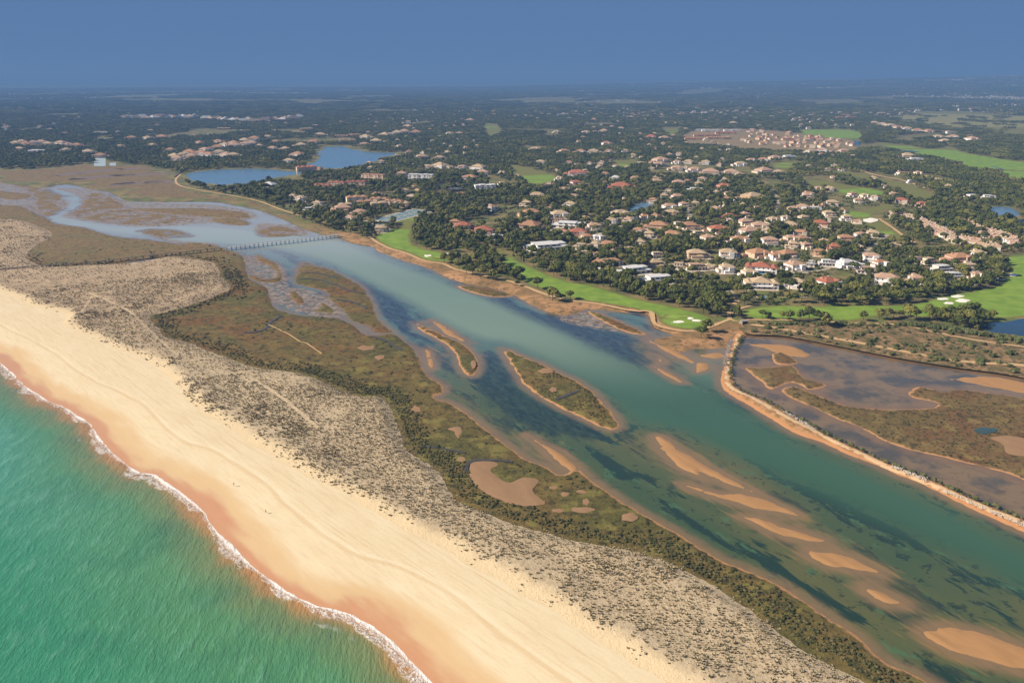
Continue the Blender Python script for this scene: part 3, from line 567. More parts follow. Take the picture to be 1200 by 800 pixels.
# ------------------------------------------------------------------ inland ground to the horizon
def hills(x, y):
    r = np.hypot(x, y); az = np.arctan2(x, y)
    return sst(r, 7500, 22000)*(10+300*sst(az, -.12, .55))*(.75+.35*fbm(x, y, 5200, 3, 12))
far = [(60000, 900), (60000, 90000), (-60000, 90000), (-60000, 8000)]
gpoly = np.vstack([ground_shore, far])
def far_grid():
    pts = []
    for r in (1500, 2200, 3200, 4500, 6000, 7500, 9000, 10500, 12000, 13500, 15000, 17000, 19000, 21000, 24000, 28000, 36000, 50000):
        for a in np.linspace(-.8, .9, 70): pts.append((r*math.sin(a), r*math.cos(a)))
    return np.array(pts)
def build_ground():
    n = len(gpoly); lo = ground_shore[40:].min(0); hi = ground_shore.max(0)
    X, Y = np.meshgrid(np.arange(-1500, 1500, 9.0), np.arange(300, 2200, 9.0)); p = np.stack([X.ravel(), Y.ravel()], 1)+rng.uniform(-2, 2, (X.size, 2))
    p = p[(np.abs(p[:, 0]) < p[:, 1]*.9+120)]
    p = p[inside(p, gpoly)]; d = seg_dist(p, ground_shore, False); p = p[(d > 3) & (d < 60)]
    p = np.vstack([p, far_grid()]); p = p[inside(p, gpoly)]
    allp = np.vstack([gpoly, p])
    r = delaunay_2d_cdt([Vector(q) for q in allp], [(i, (i+1) % n) for i in range(n)], [list(range(n))], 1, 1e-3, False)
    V = np.array([(v.x, v.y) for v in r[0]]); d = seg_dist(V, ground_shore, False)
    z = -.25+1.75*sst(d, 0, 9)+hills(V[:, 0], V[:, 1])
    me = bpy.data.meshes.new('ground'); me.from_pydata([(a, b, c) for (a, b), c in zip(V, z)], [], keep_in(V, r[2], gpoly)); me.update()
    bm = bmesh.new(); bm.from_mesh(me)
    for f in bm.faces:
        if f.normal.z < 0: f.normal_flip()
    bm.to_mesh(me); bm.free(); me.polygons.foreach_set('use_smooth', [True]*len(me.polygons))
    set_attr(me, 'rim', np.clip(d, 0, 500)); set_attr(me, 'east', sst(V[:, 0], -330, -200))
    return link('ground', me, M['ground'])
tag(build_ground(), 'wooded inland plain reaching back to the hazy skyline', 'ground', kind='structure')
GZ = 1.5
SCRUB = resample(smooth(A([(866,380),(900,377),(1000,380),(1042,375),(1100,380),(1150,390),(1200,397),(1320,402),(1330,470),(1194,441),(1125,431),(1068,422),(1020,413),(960,401),(915,393),(876,391)], GZ)), 5)
o = region('scrubland', None, m_scrub(), GZ-.05, GZ+.12, 4, grid=7, poly=SCRUB, zfun=lambda V, d: sst(d, 0, 8)*.12*(1+fbm(V[:, 0], V[:, 1], 12, 3, 2)))
tag(o, 'sandy scrub strip between the pond bank and the right fairway', 'scrubland', kind='structure')
NM = np.vstack([wl(GROUND_SHORE[1:21], 5)+np.array([0, 2.0]), A([(397,275),(365,262),(330,247),(300,236),(260,228),(235,222),(212,214),(206,207),(200,200),(150,193),(100,192),(60,197),(0,200),(-60,188),(-200,155)], GZ)])
o = region('meadow', None, M['nmarsh'], GZ-.1, GZ+.1, 6, grid=12, poly=NM, attrs={'rusty': rusty, 'dry': dry, 'sandy': lambda V, d: np.zeros(len(V))}, zfun=lambda V, d: -1.2*sst(seg_dist(V, ground_shore, False), 9, 0))
tag(o, 'rust brown wet meadow left of the near lake', 'meadow', kind='structure')
region('ditch#a', [(70,205),(120,200),(170,197),(170,198),(120,202),(72,207)], M['mud'], GZ+.1, GZ+.2, 2, grid=8, step=4, parent=o)
region('ditch#b', [(85,210),(130,206),(200,203),(200,204.5),(130,208),(86,212)], M['mud'], GZ+.1, GZ+.2, 2, grid=8, step=4, parent=o)
region('ditch#c', [(130,217),(160,214),(205,213),(205,214.5),(160,216),(132,219)], M['mud'], GZ+.1, GZ+.2, 2, grid=8, step=4, parent=o)
FIELDS = [A([(1040,137),(1080,131),(1140,131),(1200,137),(1300,140),(1300,165),(1200,160),(1150,158),(1110,150),(1060,143)], GZ), A([(560,118),(640,114),(700,117),(640,121)], GZ), A([(795,109),(830,107),(850,110),(800,113)], GZ), A([(930,118),(1000,117),(1020,121),(960,124)], GZ)]
for i, q in enumerate(FIELDS):
    o = region('field#%d' % i, None, M['field'], GZ+.1, GZ+.25, 6, grid=60, poly=resample(smooth(q), 25))
    tag(o, ['pale open meadow at right below the distant hills', 'hazy pale field far back near the centre', 'pale field below the far orange buildings', 'hazy field above the pink estate'][i], 'field', kind='structure')
FLABEL = dict(A='bright green fairway curving beside the footbridge end', B='long green fairway along the lagoon with bunkered green', C='green fairway at right beside the ponds', D='far fairway behind the orange roofed estate', E='long far fairway with narrow ponds at upper right', F='narrow diagonal fairway among pines at right', G='short fairway patch left of the diagonal fairway', H='fairway with a tan bunker above the pink terraces', I='wedge shaped green clearing at upper centre', J='small lawn clearing above the central villas', K='tiny bright far clearing at upper centre', L='small green clearing below the orange estate', M='far green strip at the right edge', N='tiny far lawn left of the orange roofs')
for k, q in FAIR.items():
    near = k in 'ABC'
    o = region('fairway#'+k, q, M['fair'], GZ+.06, GZ+.5, 4, grid=8 if near else 16, step=3 if near else 6, jit=1.0, js=18, lvl=GZ, zfun=(lambda V, d: sst(d, 0, 8)*.25*(1+fbm(V[:, 0], V[:, 1], 22, 2, 2))) if near else None)
    tag(o, FLABEL[k], 'fairway', kind='structure')
    bk = {'A': [(501.5,299.5,4.5,1.5), (525,298,4,1.6)], 'B': [(795,377,9,1.7), (809,373,5,1.6), (816,375.5,6.5,2)], 'C': [(1122,347,8,1.6),(1128,352,8,2.2),(1112,355,6,1.5),(1105,350,7,1.3),(1168,318,8,1.7),(1187,322,6,1.8),(1172,327,6,1.6)], 'H': [(1020,258,9,2.6)]}.get(k, [])
    for j, e in enumerate(bk): region('bunker#%s%d' % (k, j), ell(*e, n=12, ph=j*1.7), M['bunker'], GZ+.7, GZ+1.08, 2.0, grid=2.5, step=1.5, jit=.3, lvl=GZ+.8, parent=o)
    if k == 'B': region('putting_green#b', ell(792, 371, 18, 3.4, 14), M['green'], GZ+.7, GZ+.98, 2.0, grid=4, step=2, jit=.2, lvl=GZ+.8, parent=o)
    if k == 'A': region('putting_green#a', ell(514, 301, 9, 2.2, 14), M['green'], GZ+.7, GZ+.98, 2.0, grid=4, step=2, jit=.2, lvl=GZ+.8, parent=o)
PL = dict(a='dark pond at the right edge below the fairway', b='small pond on the right fairway edge', c='tiny pond near the top of the right fairway', d='slim blue pond beside the orange estate', e='narrow pond along the far fairway', f='sliver of water on the far right fairway', g='oval far pond at upper right', h='blue lake among pines at right', i='small water patch at right edge below the lake', j='little blue lake among the central villas')
for k, q in PONDS.items():
    o = region('pond#'+k, q, M['pond'] if k not in 'hj' else M['lake'], GZ+.05, GZ+(.72 if k in 'abc' else .55), 1.2, grid=9, step=3, jit=.8, lvl=GZ); tag(o, PL[k], 'pond', kind='structure')
for k, q, l in (('near', LAKE_NEAR, 'pale blue lake behind the rust brown meadow'), ('far', LAKE_FAR, 'blue lake in front of the lakeside village')):
    o = region('lake#'+k, q, M['lake'], GZ-.1, GZ+.25, 2, grid=14, step=6, jit=2, js=30, lvl=GZ); tag(o, l, 'lake', kind='structure')
def ribbon(name, pts, w, z, m, label, cat='path', jit=.6, step=4):
    c = rough(wl(pts, step) if not isinstance(pts, np.ndarray) else pts, jit, 12, 5); t = np.gradient(c, axis=0); t /= np.linalg.norm(t, axis=1)[:, None]; nn = np.stack([-t[:, 1], t[:, 0]], 1)
    ww = w*(1+.35*fbm(c[:, 0], c[:, 1], 9, 2, 3))[:, None]*.5
    a = c+nn*ww; b = c-nn*ww; v = [(x, y, z) for x, y in a]+[(x, y, z) for x, y in b]; n = len(c)
    me = mesh(name, v, [(i, i+n, i+n+1, i+1) for i in range(n-1)]); 
    for p in me.polygons:
        if p.normal.z < 0: p.flip()
    o = link(name, me, m); tag(o, label, cat, kind='structure'); REG['~'+name+str(len(REG))] = np.vstack([a, b[::-1]]); return o
ribbon('path', [(212,205),(206,212),(212,219),(240,225),(258,228),(300,236),(330,247),(365,258),(400,267),(425,272),(437,282),(455,292),(475,298),(497,307),(520,311),(533,317),(567,325),(600,332),(637,346),(662,353),(700,358),(740,366),(762,367),(767,381),(787,388),(812,390),(837,383),(855,376)], 4.0, GZ+.32, M['path'], 'sandy shore path running past both left fairways')
ribbon('path', [(855,376),(855,368),(872,362),(887,359)], 3.4, GZ+.3, M['path'], 'short sandy track climbing from the causeway junction to the right fairway')
ribbon('path', [(855,369),(859,362),(863,355),(861,348)], 5.5, GZ+.34, M['path'], 'sandy lane leading up towards the villas from the junction')
ribbon('path', [(855,376),(866,380),(872,377),(900,377),(950,378),(1000,381),(1042,382),(1067,385),(1092,391),(1150,402),(1210,410),(1300,420)], 3.2, GZ+.42, M['path'], 'sandy track through the middle of the scrub')
ribbon('path', [(866,381),(885,383),(917,388),(950,394),(1000,403),(1042,411),(1083,419),(1117,425),(1150,428),(1200,431),(1300,444)], 5.0, GZ+.46, M['path'], 'sandy bank road along the top of the pond')
ribbon('path', [(1030,258),(1045,268),(1060,279),(1073,287)], 4.0, GZ+.6, M['path'], 'orange cart path beside the fairway above the terraces')
ribbon('path', [(967,199),(1000,200),(1030,207),(1060,213),(1090,224)], 7, GZ+.62, M['path'], 'sandy edge along the narrow diagonal fairway')
ribbon('path', [(1055,202),(1080,206),(1110,212),(1140,216)], 10, GZ+.3, M['path'], 'bare sandy ride among the pines at upper right')
ribbon('path', [(676,247),(690,253),(700,257)], 5, GZ+.3, M['path'], 'pale lane among the central villas')
ribbon('path', [(478,215),(486,221),(492,226)], 8, GZ+.3, M['path'], 'bare earth slope behind the hotel blocks')

M['lane'] = m_sand('lane_surface', C(176,158,136), C(196,178,150), .95, 4)
for i, q in enumerate(([(861,350),(846,336),(815,322),(785,312),(750,302),(715,296),(690,284),(655,274),(618,262)], [(870,326),(905,322),(945,321),(985,312),(1015,296),(1040,276)], [(690,284),(720,268),(765,262),(810,258),(850,262),(905,255),(940,258),(965,272),(990,290)], [(810,258),(800,240),(770,228),(740,216),(690,216),(655,226)], [(905,255),(912,238),(900,222),(870,210),(830,205)])):
    ribbon('lane', q, 6.0, GZ+.25+.012*i, M['lane'], ['pale lane climbing from the causeway junction through the wood', 'pale lane between the two mansions', 'pale lane winding among the upper villas', 'pale lane past the little blue lake', 'pale lane through the upper right villas'][i], 'lane')

M['creek'] = plain('creek_mud', (.060, .050, .040, 1), .35, .3, 3, .5)
for i, (q, w, l) in enumerate((([(285,391),(300,390),(312,386),(317,379),(330,371)], 2.6, 'dark creek joining the mud flat below the peninsula'), ([(652,470),(660,467),(666,464),(677,459)], 2.4, 'dark creek cut into the long marsh island'), ([(498,524),(520,528),(545,532)], 2.0, 'dark creek above the large tan pan'), ([(546,556),(549,546),(558,541),(578,541),(600,543)], 2.2, 'dark creek curling round the large tan pan'), ([(438,395),(455,402),(470,412)], 2.0, 'dark creek in the marsh corner by the peninsula'), ([(352,320),(372,321),(395,327)], 2.4, 'upper dark creek across the peninsula'), ([(350,328),(375,329),(405,340),(425,345)], 2.4, 'middle dark creek across the peninsula'), ([(395,352),(415,356),(430,362)], 2.4, 'lower dark creek across the peninsula'))):
    ribbon('creek', q, w, 1.16, M['creek'], l, 'creek', 1.4, 2)
ribbon('path', [(315,382),(328,388),(340,394),(352,402),(360,404),(377,416)], 1.1, 1.3, M['path'], 'thin sandy trail across the rusty marsh')
EST = A([(802,157),(822,151),(868,151),(905,153),(940,157),(1000,164),(1004,176),(930,176),(870,174),(838,169),(803,168)], GZ)
o = region('estate_ground', None, m_sand('estate_soil', C(164,136,96), C(138,122,80), .95, 14), GZ+.05, GZ+.15, 6, grid=40, poly=resample(EST, 12)); tag(o, 'bare tan ground of the orange roofed estate', 'ground', kind='structure'); REG['~estate'] = EST

# ------------------------------------------------------------------ plant prototypes
def m_leaf(name, dark, light, alt, size=1.2):
    n = NT(name); oi = n.t.nodes.new('ShaderNodeObjectInfo'); f = n.noise(size, 3)
    c = n.mix(n.ss(f, .35, .65), dark, light)
    rnd = oi.outputs['Random']; c = n.mix(n.ss(rnd, .5, 1.0, 0, .8), c, alt); c = n.mix(n.ss(rnd, .45, 0.0, 0, .6), c, tuple(x*.8 for x in dark[:3])+(1,))
    n.color(c); n.rough(.75); n.spec(.2); return n.m
M['pine'] = m_leaf('pine_needles', (.040, .050, .011, 1), (.135, .145, .028, 1), (.20, .18, .040, 1))
M['shrub'] = m_leaf('shrub_leaves', (.055, .066, .020, 1), (.130, .140, .042, 1), (.160, .145, .060, 1))
M['marshbush'] = m_leaf('marsh_bush', (.042, .046, .015, 1), (.10, .095, .032, 1), (.155, .125, .05, 1))
M['tuss'] = m_leaf('dune_grass', (.27, .22, .12, 1), (.42, .34, .20, 1), (.52, .42, .27, 1), .5)
M['bark'] = plain('pine_bark', (.11, .075, .05, 1), .9)
def leafy(name, lobes, nq, qs, seed, core=.82, flat=1.0, tilt=.55):
    """a crown of leaf-sized faces lying on several uneven lobes round a dark core"""
    r = random.Random(seed); v = []; f = []
    for (cx, cy, cz, rx, rz) in lobes:
        bm = bmesh.new(); bmesh.ops.create_icosphere(bm, subdivisions=1, radius=1.0); o = len(v)
        for q in bm.verts:
            k = core*r.uniform(.82, 1.05); v.append((cx+q.co.x*rx*k, cy+q.co.y*rx*k, cz+q.co.z*rz*k))
        f += [tuple(o+w.index for w in p.verts) for p in bm.faces]; bm.free()
        for _ in range(nq):
            u = r.uniform(-.55, 1); a = r.uniform(0, 2*math.pi); s = math.sqrt(1-u*u); d = Vector((s*math.cos(a), s*math.sin(a), u))
            rr = r.uniform(.86, 1.12); p = Vector((cx+d.x*rx*rr, cy+d.y*rx*rr, cz+d.z*rz*rr))
            nn = (Vector((d.x/rx, d.y/rx, d.z/rz)).normalized()+Vector((r.uniform(-1, 1), r.uniform(-1, 1), r.uniform(-.6, 1)))*tilt).normalized()
            t = nn.orthogonal().normalized(); t.rotate(Matrix.Rotation(r.uniform(0, 6.28), 3, nn)); b = nn.cross(t)
            s1 = qs*r.uniform(.6, 1.3); s2 = s1*r.uniform(.5, .9); o = len(v)
            v += [tuple(p+t*s1), tuple(p+b*s2), tuple(p-t*s1*.9), tuple(p-b*s2)]; f.append((o, o+1, o+2, o+3))
    return mesh(name, v, f)
def crown_lobes(seed, R_, zc, zr, n):
    r = random.Random(seed); L = [(0, 0, zc, R_*.62, zr*.85)]
    for k in range(n):
        a = 6.28*k/n+r.uniform(-.35, .35); d = R_*r.uniform(.42, .66); L.append((d*math.cos(a), d*math.sin(a), zc+zr*r.uniform(-.35, .2), R_*r.uniform(.34, .50), zr*r.uniform(.5, .75)))
    for k in range(2): L.append((R_*r.uniform(-.3, .3), R_*r.uniform(-.3, .3), zc+zr*r.uniform(.35, .55), R_*r.uniform(.3, .42), zr*r.uniform(.45, .6)))
    return L
def trunk_mesh(name, h, r0, seed, limbs=4):
    r = random.Random(seed); v = []; f = []
    def tube(p0, p1, a, b, n=6):
        d = (p1-p0).normalized(); t = d.orthogonal().normalized(); s = d.cross(t); o = len(v)
        for p, rad in ((p0, a), (p1, b)):
            for k in range(n): v.append(tuple(p+(t*math.cos(6.283*k/n)+s*math.sin(6.283*k/n))*rad))
        f.extend([(o+k, o+(k+1) % n, o+n+(k+1) % n, o+n+k) for k in range(n)])
    m1 = Vector((r.uniform(-.2, .2), r.uniform(-.2, .2), h*.55)); top = Vector((r.uniform(-.5, .5), r.uniform(-.5, .5), h))
    tube(Vector((0, 0, -.3)), m1, r0, r0*.75); tube(m1, top, r0*.75, r0*.45)
    for k in range(limbs):
        a = 6.28*k/limbs+r.uniform(-.4, .4); tube(m1.lerp(top, .3+.15*k/limbs), Vector((math.cos(a)*2.4, math.sin(a)*2.4, h+r.uniform(.2, 1.0))), r0*.4, r0*.15, 5)
    return mesh(name, v, f)
PINES = []           # (crown, trunk): rounded stone pines
for i, (R_, zc, zr, n) in enumerate([(4.6, 6.6, 2.6, 7), (4.2, 5.8, 2.7, 6), (5.2, 7.2, 2.5, 8), (3.7, 6.0, 3.2, 6), (4.9, 6.2, 2.9, 7), (3.4, 5.2, 2.9, 5)]):
    c = leafy('pine_crown', crown_lobes(50+i, R_, zc, zr, n), 34, .62, 80+i); c.materials.append(M['pine'])
    t = trunk_mesh('pine_trunk', zc, .30, 20+i); t.materials.append(M['bark']); PINES.append((c, t))
def merged(name, parts):
    v = []; f = []; mi = []; mats = []
    for me, off, s, rz in parts:
        o = len(v); c, sn = math.cos(rz), math.sin(rz)
        v += [((p.co.x*c-p.co.y*sn)*s+off[0], (p.co.x*sn+p.co.y*c)*s+off[1], p.co.z*s+off[2]) for p in me.vertices]
        if me.materials[0] not in mats: mats.append(me.materials[0])
        k = mats.index(me.materials[0])
        for q in me.polygons: f.append(tuple(o+w for w in q.vertices)); mi.append(k)
    m = mesh(name, v, f)
    for x in mats: m.materials.append(x)
    m.polygons.foreach_set('material_index', mi); return m
def proto(name, me): return bpy.data.objects.new(name, me)        # not linked: only a source for the scatter
M['broad'] = m_leaf('broadleaf', (.05, .06, .014, 1), (.15, .16, .036, 1), (.20, .175, .04, 1))
M['cypress'] = m_leaf('cypress_leaf', (.02, .03, .012, 1), (.05, .062, .02, 1), (.07, .075, .03, 1))
broad = []
for i, (R_, zc, zr) in enumerate([(3.6, 5.2, 3.6), (2.6, 4.2, 3.0)]):
    c = leafy('broad_crown', crown_lobes(160+i, R_, zc, zr, 6), 32, .5, 170+i); c.materials.append(M['broad']); broad.append(c)
c = leafy('cypress_crown', [(0, 0, 1.6+1.5*k, 1.0-.16*k, 1.3) for k in range(5)], 26, .4, 180); c.materials.append(M['cypress']); broad.append(c)
broad_p = [proto('wood_broadleaf', merged('wood_broadleaf', [(c, (0, 0, 0), 1, 0), (PINES[i][1], (0, 0, 0), .6, 0)])) for i, c in enumerate(broad)]
pine_p = [proto('wood_pine', merged('wood_pine', [(c, (0, 0, 0), 1, 0), (t, (0, 0, 0), 1, 0)])) for c, t in PINES]
lo_cr = []
for i in range(3):
    c = leafy('far_crown', crown_lobes(70+i, 4.6, 6.2, 2.7, 4), 12, .95, 90+i); c.materials.append(M['pine']); lo_cr.append(c)
def clump(seed, n, span, s0, s1):
    r = random.Random(seed); L = []; g = max(1, int(math.sqrt(n)))
    for a in range(g):
        for b in range(g): L.append((lo_cr[r.randrange(3)], ((a+.5)/g*span-span/2+r.uniform(-.3, .3)*span/g, (b+.5)/g*span-span/2+r.uniform(-.3, .3)*span/g, 0), r.uniform(s0, s1), r.uniform(0, 6)))
    return merged('tree_clump', L)
clump_p = [proto('tree_clump', clump(i, 9, 26, .75, 1.15)) for i in range(5)]
big_p = [proto('wide_clump', clump(40+i, 36, 74, 1.0, 1.7)) for i in range(4)]
SHRUBS = []
for i in range(5):
    r = random.Random(i); L = [(0, 0, .7, 1.15, .95)]+[(math.cos(k*2.1+i)*.8, math.sin(k*2.1+i)*.8, .55, r.uniform(.6, .9), r.uniform(.55, .85)) for k in range(3)]
    c = leafy('shrub', L, 26, .26, 130+i); c.materials.append(M['shrub']); SHRUBS.append(c)
mb_p = []
for i in range(4):
    c = leafy('marsh_bush', [(0, 0, .35, .8, .5), (.5, .3, .25, .5, .35), (-.4, .35, .3, .5, .4)], 16, .22, 150+i); c.materials.append(M['marshbush']); mb_p.append(proto('marsh_bush', c))
tus_p = []
for i in range(5):
    r = random.Random(200+i); v = []; f = []
    for k in range(26):
        a = r.uniform(0, 6.28); d = r.uniform(0, .36); h = r.uniform(.3, .75); lean = r.uniform(.1, .5); o = len(v); w = r.uniform(.10, .2)
        bx, by = math.cos(a)*d, math.sin(a)*d; tx, ty = -math.sin(a)*w, math.cos(a)*w
        v += [(bx-tx, by-ty, -.1), (bx+tx, by+ty, -.1), (bx+math.cos(a)*lean+tx*.5, by+math.sin(a)*lean+ty*.5, h), (bx+math.cos(a)*lean*.8-tx*.5, by+math.sin(a)*lean*.8-ty*.5, h*.95)]; f.append((o, o+1, o+2, o+3))
    me = mesh('dune_tussock', v, f); me.materials.append(M['tuss']); tus_p.append(proto('dune_tussock', me))
def scatter(name, protos, pts, scale, label, cat, zrot=True):
    """one mass of plants: points on the ground, each carrying one of the prototypes"""
    me = bpy.data.meshes.new(name); me.from_pydata([tuple(p) for p in pts], [], []); n = len(pts)
    set_attr(me, 'sc', scale); set_attr(me, 'rz', rng.uniform(0, 6.283, n)); a = me.attributes.new('pick', 'INT', 'POINT'); a.data.foreach_set('value', rng.integers(0, len(protos), n).astype(np.int32))
    o = link(name, me); g = bpy.data.node_groups.new(name+'_scatter', 'GeometryNodeTree')
    g.interface.new_socket('Geometry', in_out='INPUT', socket_type='NodeSocketGeometry'); g.interface.new_socket('Geometry', in_out='OUTPUT', socket_type='NodeSocketGeometry')
    N = g.nodes; gi = N.new('NodeGroupInput'); go = N.new('NodeGroupOutput'); iop = N.new('GeometryNodeInstanceOnPoints'); jn = N.new('GeometryNodeJoinGeometry')
    for p in protos[::-1]:
        oi = N.new('GeometryNodeObjectInfo'); oi.inputs['Object'].default_value = p; oi.inputs['As Instance'].default_value = True; g.links.new(oi.outputs['Geometry'], jn.inputs[0])
    def at(nm, ty):
        q = N.new('GeometryNodeInputNamedAttribute'); q.data_type = ty; q.inputs['Name'].default_value = nm; return q.outputs['Attribute']
    cx = N.new('ShaderNodeCombineXYZ'); g.links.new(at('rz', 'FLOAT'), cx.inputs[2])
    g.links.new(gi.outputs[0], iop.inputs['Points']); g.links.new(jn.outputs[0], iop.inputs['Instance']); iop.inputs['Pick Instance'].default_value = True
    g.links.new(at('pick', 'INT'), iop.inputs['Instance Index']); g.links.new(cx.outputs[0], iop.inputs['Rotation']); g.links.new(at('sc', 'FLOAT'), iop.inputs['Scale'])
    g.links.new(iop.outputs[0], go.inputs[0]); md = o.modifiers.new('scatter', 'NODES'); md.node_group = g
    tag(o, label, cat, kind='stuff'); return o

# ------------------------------------------------------------------ building materials and shapes
WALLC = {'white': C(250,242,234,1.15), 'cream': C(244,226,202,1.05), 'peach': C(236,202,168), 'ochre': C(228,180,124), 'pink': C(232,190,168)}
ROOFC = {'terracotta': C(200,150,112), 'red': C(194,120,90), 'tan': C(214,184,146), 'rose': C(210,170,140), 'white': C(240,234,228), 'grey': C(160,160,166)}
def m_roof(nm, c):
    n = NT('roof_'+nm); w = n.t.nodes.new('ShaderNodeTexWave'); n.L(n.pos, w.inputs[0]); w.inputs['Scale'].default_value = 1.6; w.inputs['Distortion'].default_value = 1.5
    a = n.noise(1.2, 4, .7); oi = n.t.nodes.new('ShaderNodeObjectInfo')
    k = n.mix(a, tuple(x*.72 for x in c[:3])+(1,), tuple(min(1, x*1.16) for x in c[:3])+(1,)); k = n.mix(n.ss(oi.outputs['Random'], 0, 1, 0, .3), k, tuple(x*.7 for x in c[:3])+(1,))
    n.color(k); n.bump(w.outputs[0], .3, .06); return n.m
MW = {k: plain('wall_'+k, c, .85, .06, 3) for k, c in WALLC.items()}; MR = {k: m_roof(k, c) for k, c in ROOFC.items()}
M['glass'] = plain('window_glass', (.03, .04, .05, 1), .15, .1, 1, .5); M['frame'] = plain('window_frame', (.7, .68, .64, 1), .5)
M['stone'] = plain('terrace_stone', C(226,206,180), .9); M['pool'] = m_water('pool_water', C(40,150,180), .08); M['wood'] = plain('grey_timber', C(112,98,86), .9, .25, .8); M['pale_wood'] = plain('pale_timber', C(226,222,218), .8, .12, .8)
def addbox(v, f, x0, x1, y0, y1, z0, z1):
    o = len(v); v += [(x, y, z) for z in (z0, z1) for y in (y0, y1) for x in (x0, x1)]
    f += [(o, o+2, o+3, o+1), (o+4, o+5, o+7, o+6), (o, o+1, o+5, o+4), (o+2, o+6, o+7, o+3), (o, o+4, o+6, o+2), (o+1, o+3, o+7, o+5)]
def addhip(v, f, x0, x1, y0, y1, z, pitch=.42, over=.6, gable=False):
    x0 -= over; x1 += over; y0 -= over; y1 += over; w = x1-x0; d = y1-y0; e = .18; o = len(v)
    if w >= d: h = d/2*pitch; i = 0 if gable else min(d/2, w*.49); a = (x0+i, (y0+y1)/2); b = (x1-i, (y0+y1)/2)
    else: h = w/2*pitch; i = 0 if gable else min(w/2, d*.49); a = ((x0+x1)/2, y0+i); b = ((x0+x1)/2, y1-i)
    v += [(x0, y0, z-e), (x1, y0, z-e), (x1, y1, z-e), (x0, y1, z-e), (x0, y0, z), (x1, y0, z), (x1, y1, z), (x0, y1, z), (a[0], a[1], z+h), (b[0], b[1], z+h)]
    q = [(0, 3, 2, 1), (0, 1, 5, 4), (1, 2, 6, 5), (2, 3, 7, 6), (3, 0, 4, 7)]
    q += [(4, 5, 9, 8), (6, 7, 8, 9), (7, 4, 8), (5, 6, 9)] if w >= d else [(4, 5, 8), (5, 6, 9, 8), (6, 7, 9), (7, 4, 8, 9)]
    f += [tuple(o+k for k in p) for p in q]; return h
_wv, _wf = [], []; addbox(_wv, _wf, -.5, .5, -.06, .04, -.5, .5); addbox(_wv, _wf, -.40, .40, -.09, -.061, -.42, .42)
WIN = mesh('window', _wv, _wf); WIN.materials.append(M['frame']); WIN.materials.append(M['glass']); WIN.polygons.foreach_set('material_index', [0]*6+[1]*6)
_dv, _df = [], []; addbox(_dv, _df, -.5, .5, -.07, .04, 0, 1)
DOOR = mesh('door', _dv, _df); DOOR.materials.append(plain('door_wood', (.10, .06, .035, 1), .6))
def part(name, v, f, m, par): return link(name, mesh(name, v, f), m, par)
def window(par, x, y, z, w, h, side='f', name='window'):
    o = link(name, WIN, None, par); o.location = (x, y, z); o.scale = (w, 1, h); o.rotation_euler = (0, 0, {'f': 0, 'l': -math.pi/2, 'r': math.pi/2, 'b': math.pi}[side]); return o
HOUSES = []
def house(px, py, wpx, kind='V', wall='cream', roof='terracotta', rot=None, wm=None, detail=2, zone=None):
    r = random.Random(int(px*131+py*17)); x, y = P(px, py, GZ); w = wm or max(8.0, min(52.0, wpx*mpp(py)*(1.2 if py > 205 else 1.45))); rz = R(rot if rot is not None else r.uniform(-24, 24))
    HOUSES.append(dict(px=px, py=py, x=x, y=y, w=w, kind=kind, wall=wall, roof=roof, rz=rz, detail=detail, zone=zone))
# ---- every building that can be told apart: (zoomed x, zoomed y, zoomed width, kind, wall, roof)
def tile(x0, y0, s, rows, dy=2.6):
    for t in rows:
        k = t[3] if len(t) > 3 else 'V'; r = random.Random(t[0]*7+t[1])
        wall = t[4] if len(t) > 4 else r.choice(['cream', 'white', 'cream', 'white', 'white']); roof = t[5] if len(t) > 5 else r.choice(['terracotta', 'rose', 'tan', 'tan', 'rose'])
        if k in 'M': wall, roof = (t[4] if len(t) > 4 else 'white'), 'white'
        py = y0+t[1]/s+dy*(1.0 if y0+t[1]/s > 180 else .5)
        house(x0+t[0]/s, py, t[2]/s, k, wall, roof, detail=2 if py > 205 else (1 if py > 160 else 0))
tile(600, 200, 6, [(440,85,80,'V','white','red'),(190,175,110,'V','cream','tan'),(95,230,70,'V','cream','tan'),(120,300,130,'V','peach','terracotta'),(290,255,60),(410,240,90,'W','white','tan'),(330,310,130,'W','white','tan'),(130,390,150,'V','peach','terracotta'),(400,378,190,'M'),
 (455,440,130,'V','cream','red'),(570,395,100,'V','white','rose'),(610,475,80,'W','white','white'),(690,530,120,'V','peach','terracotta'),(755,305,130,'V','white','tan'),(240,530,290,'M'),(855,700,180,'M'),(1015,765,180,'M'),(1010,390,140,'V','peach','terracotta'),(1145,455,120,'V','cream','terracotta'),
 (1110,255,110,'W','white','rose'),(1155,185,90,'V','white','rose'),(1115,300,100,'V','peach','tan'),(765,110,160,'V','peach','red'),(880,55,80,'V','cream','rose'),(1020,75,90,'V','white','rose'),(1160,85,90,'V','pink','rose'),(500,590,60,'V','cream','tan'),(1000,660,110,'V','peach','tan'),(720,50,60,'W','white','white'),(450,15,160,'V','white','red'),(1030,40,70,'V','cream','tan')])
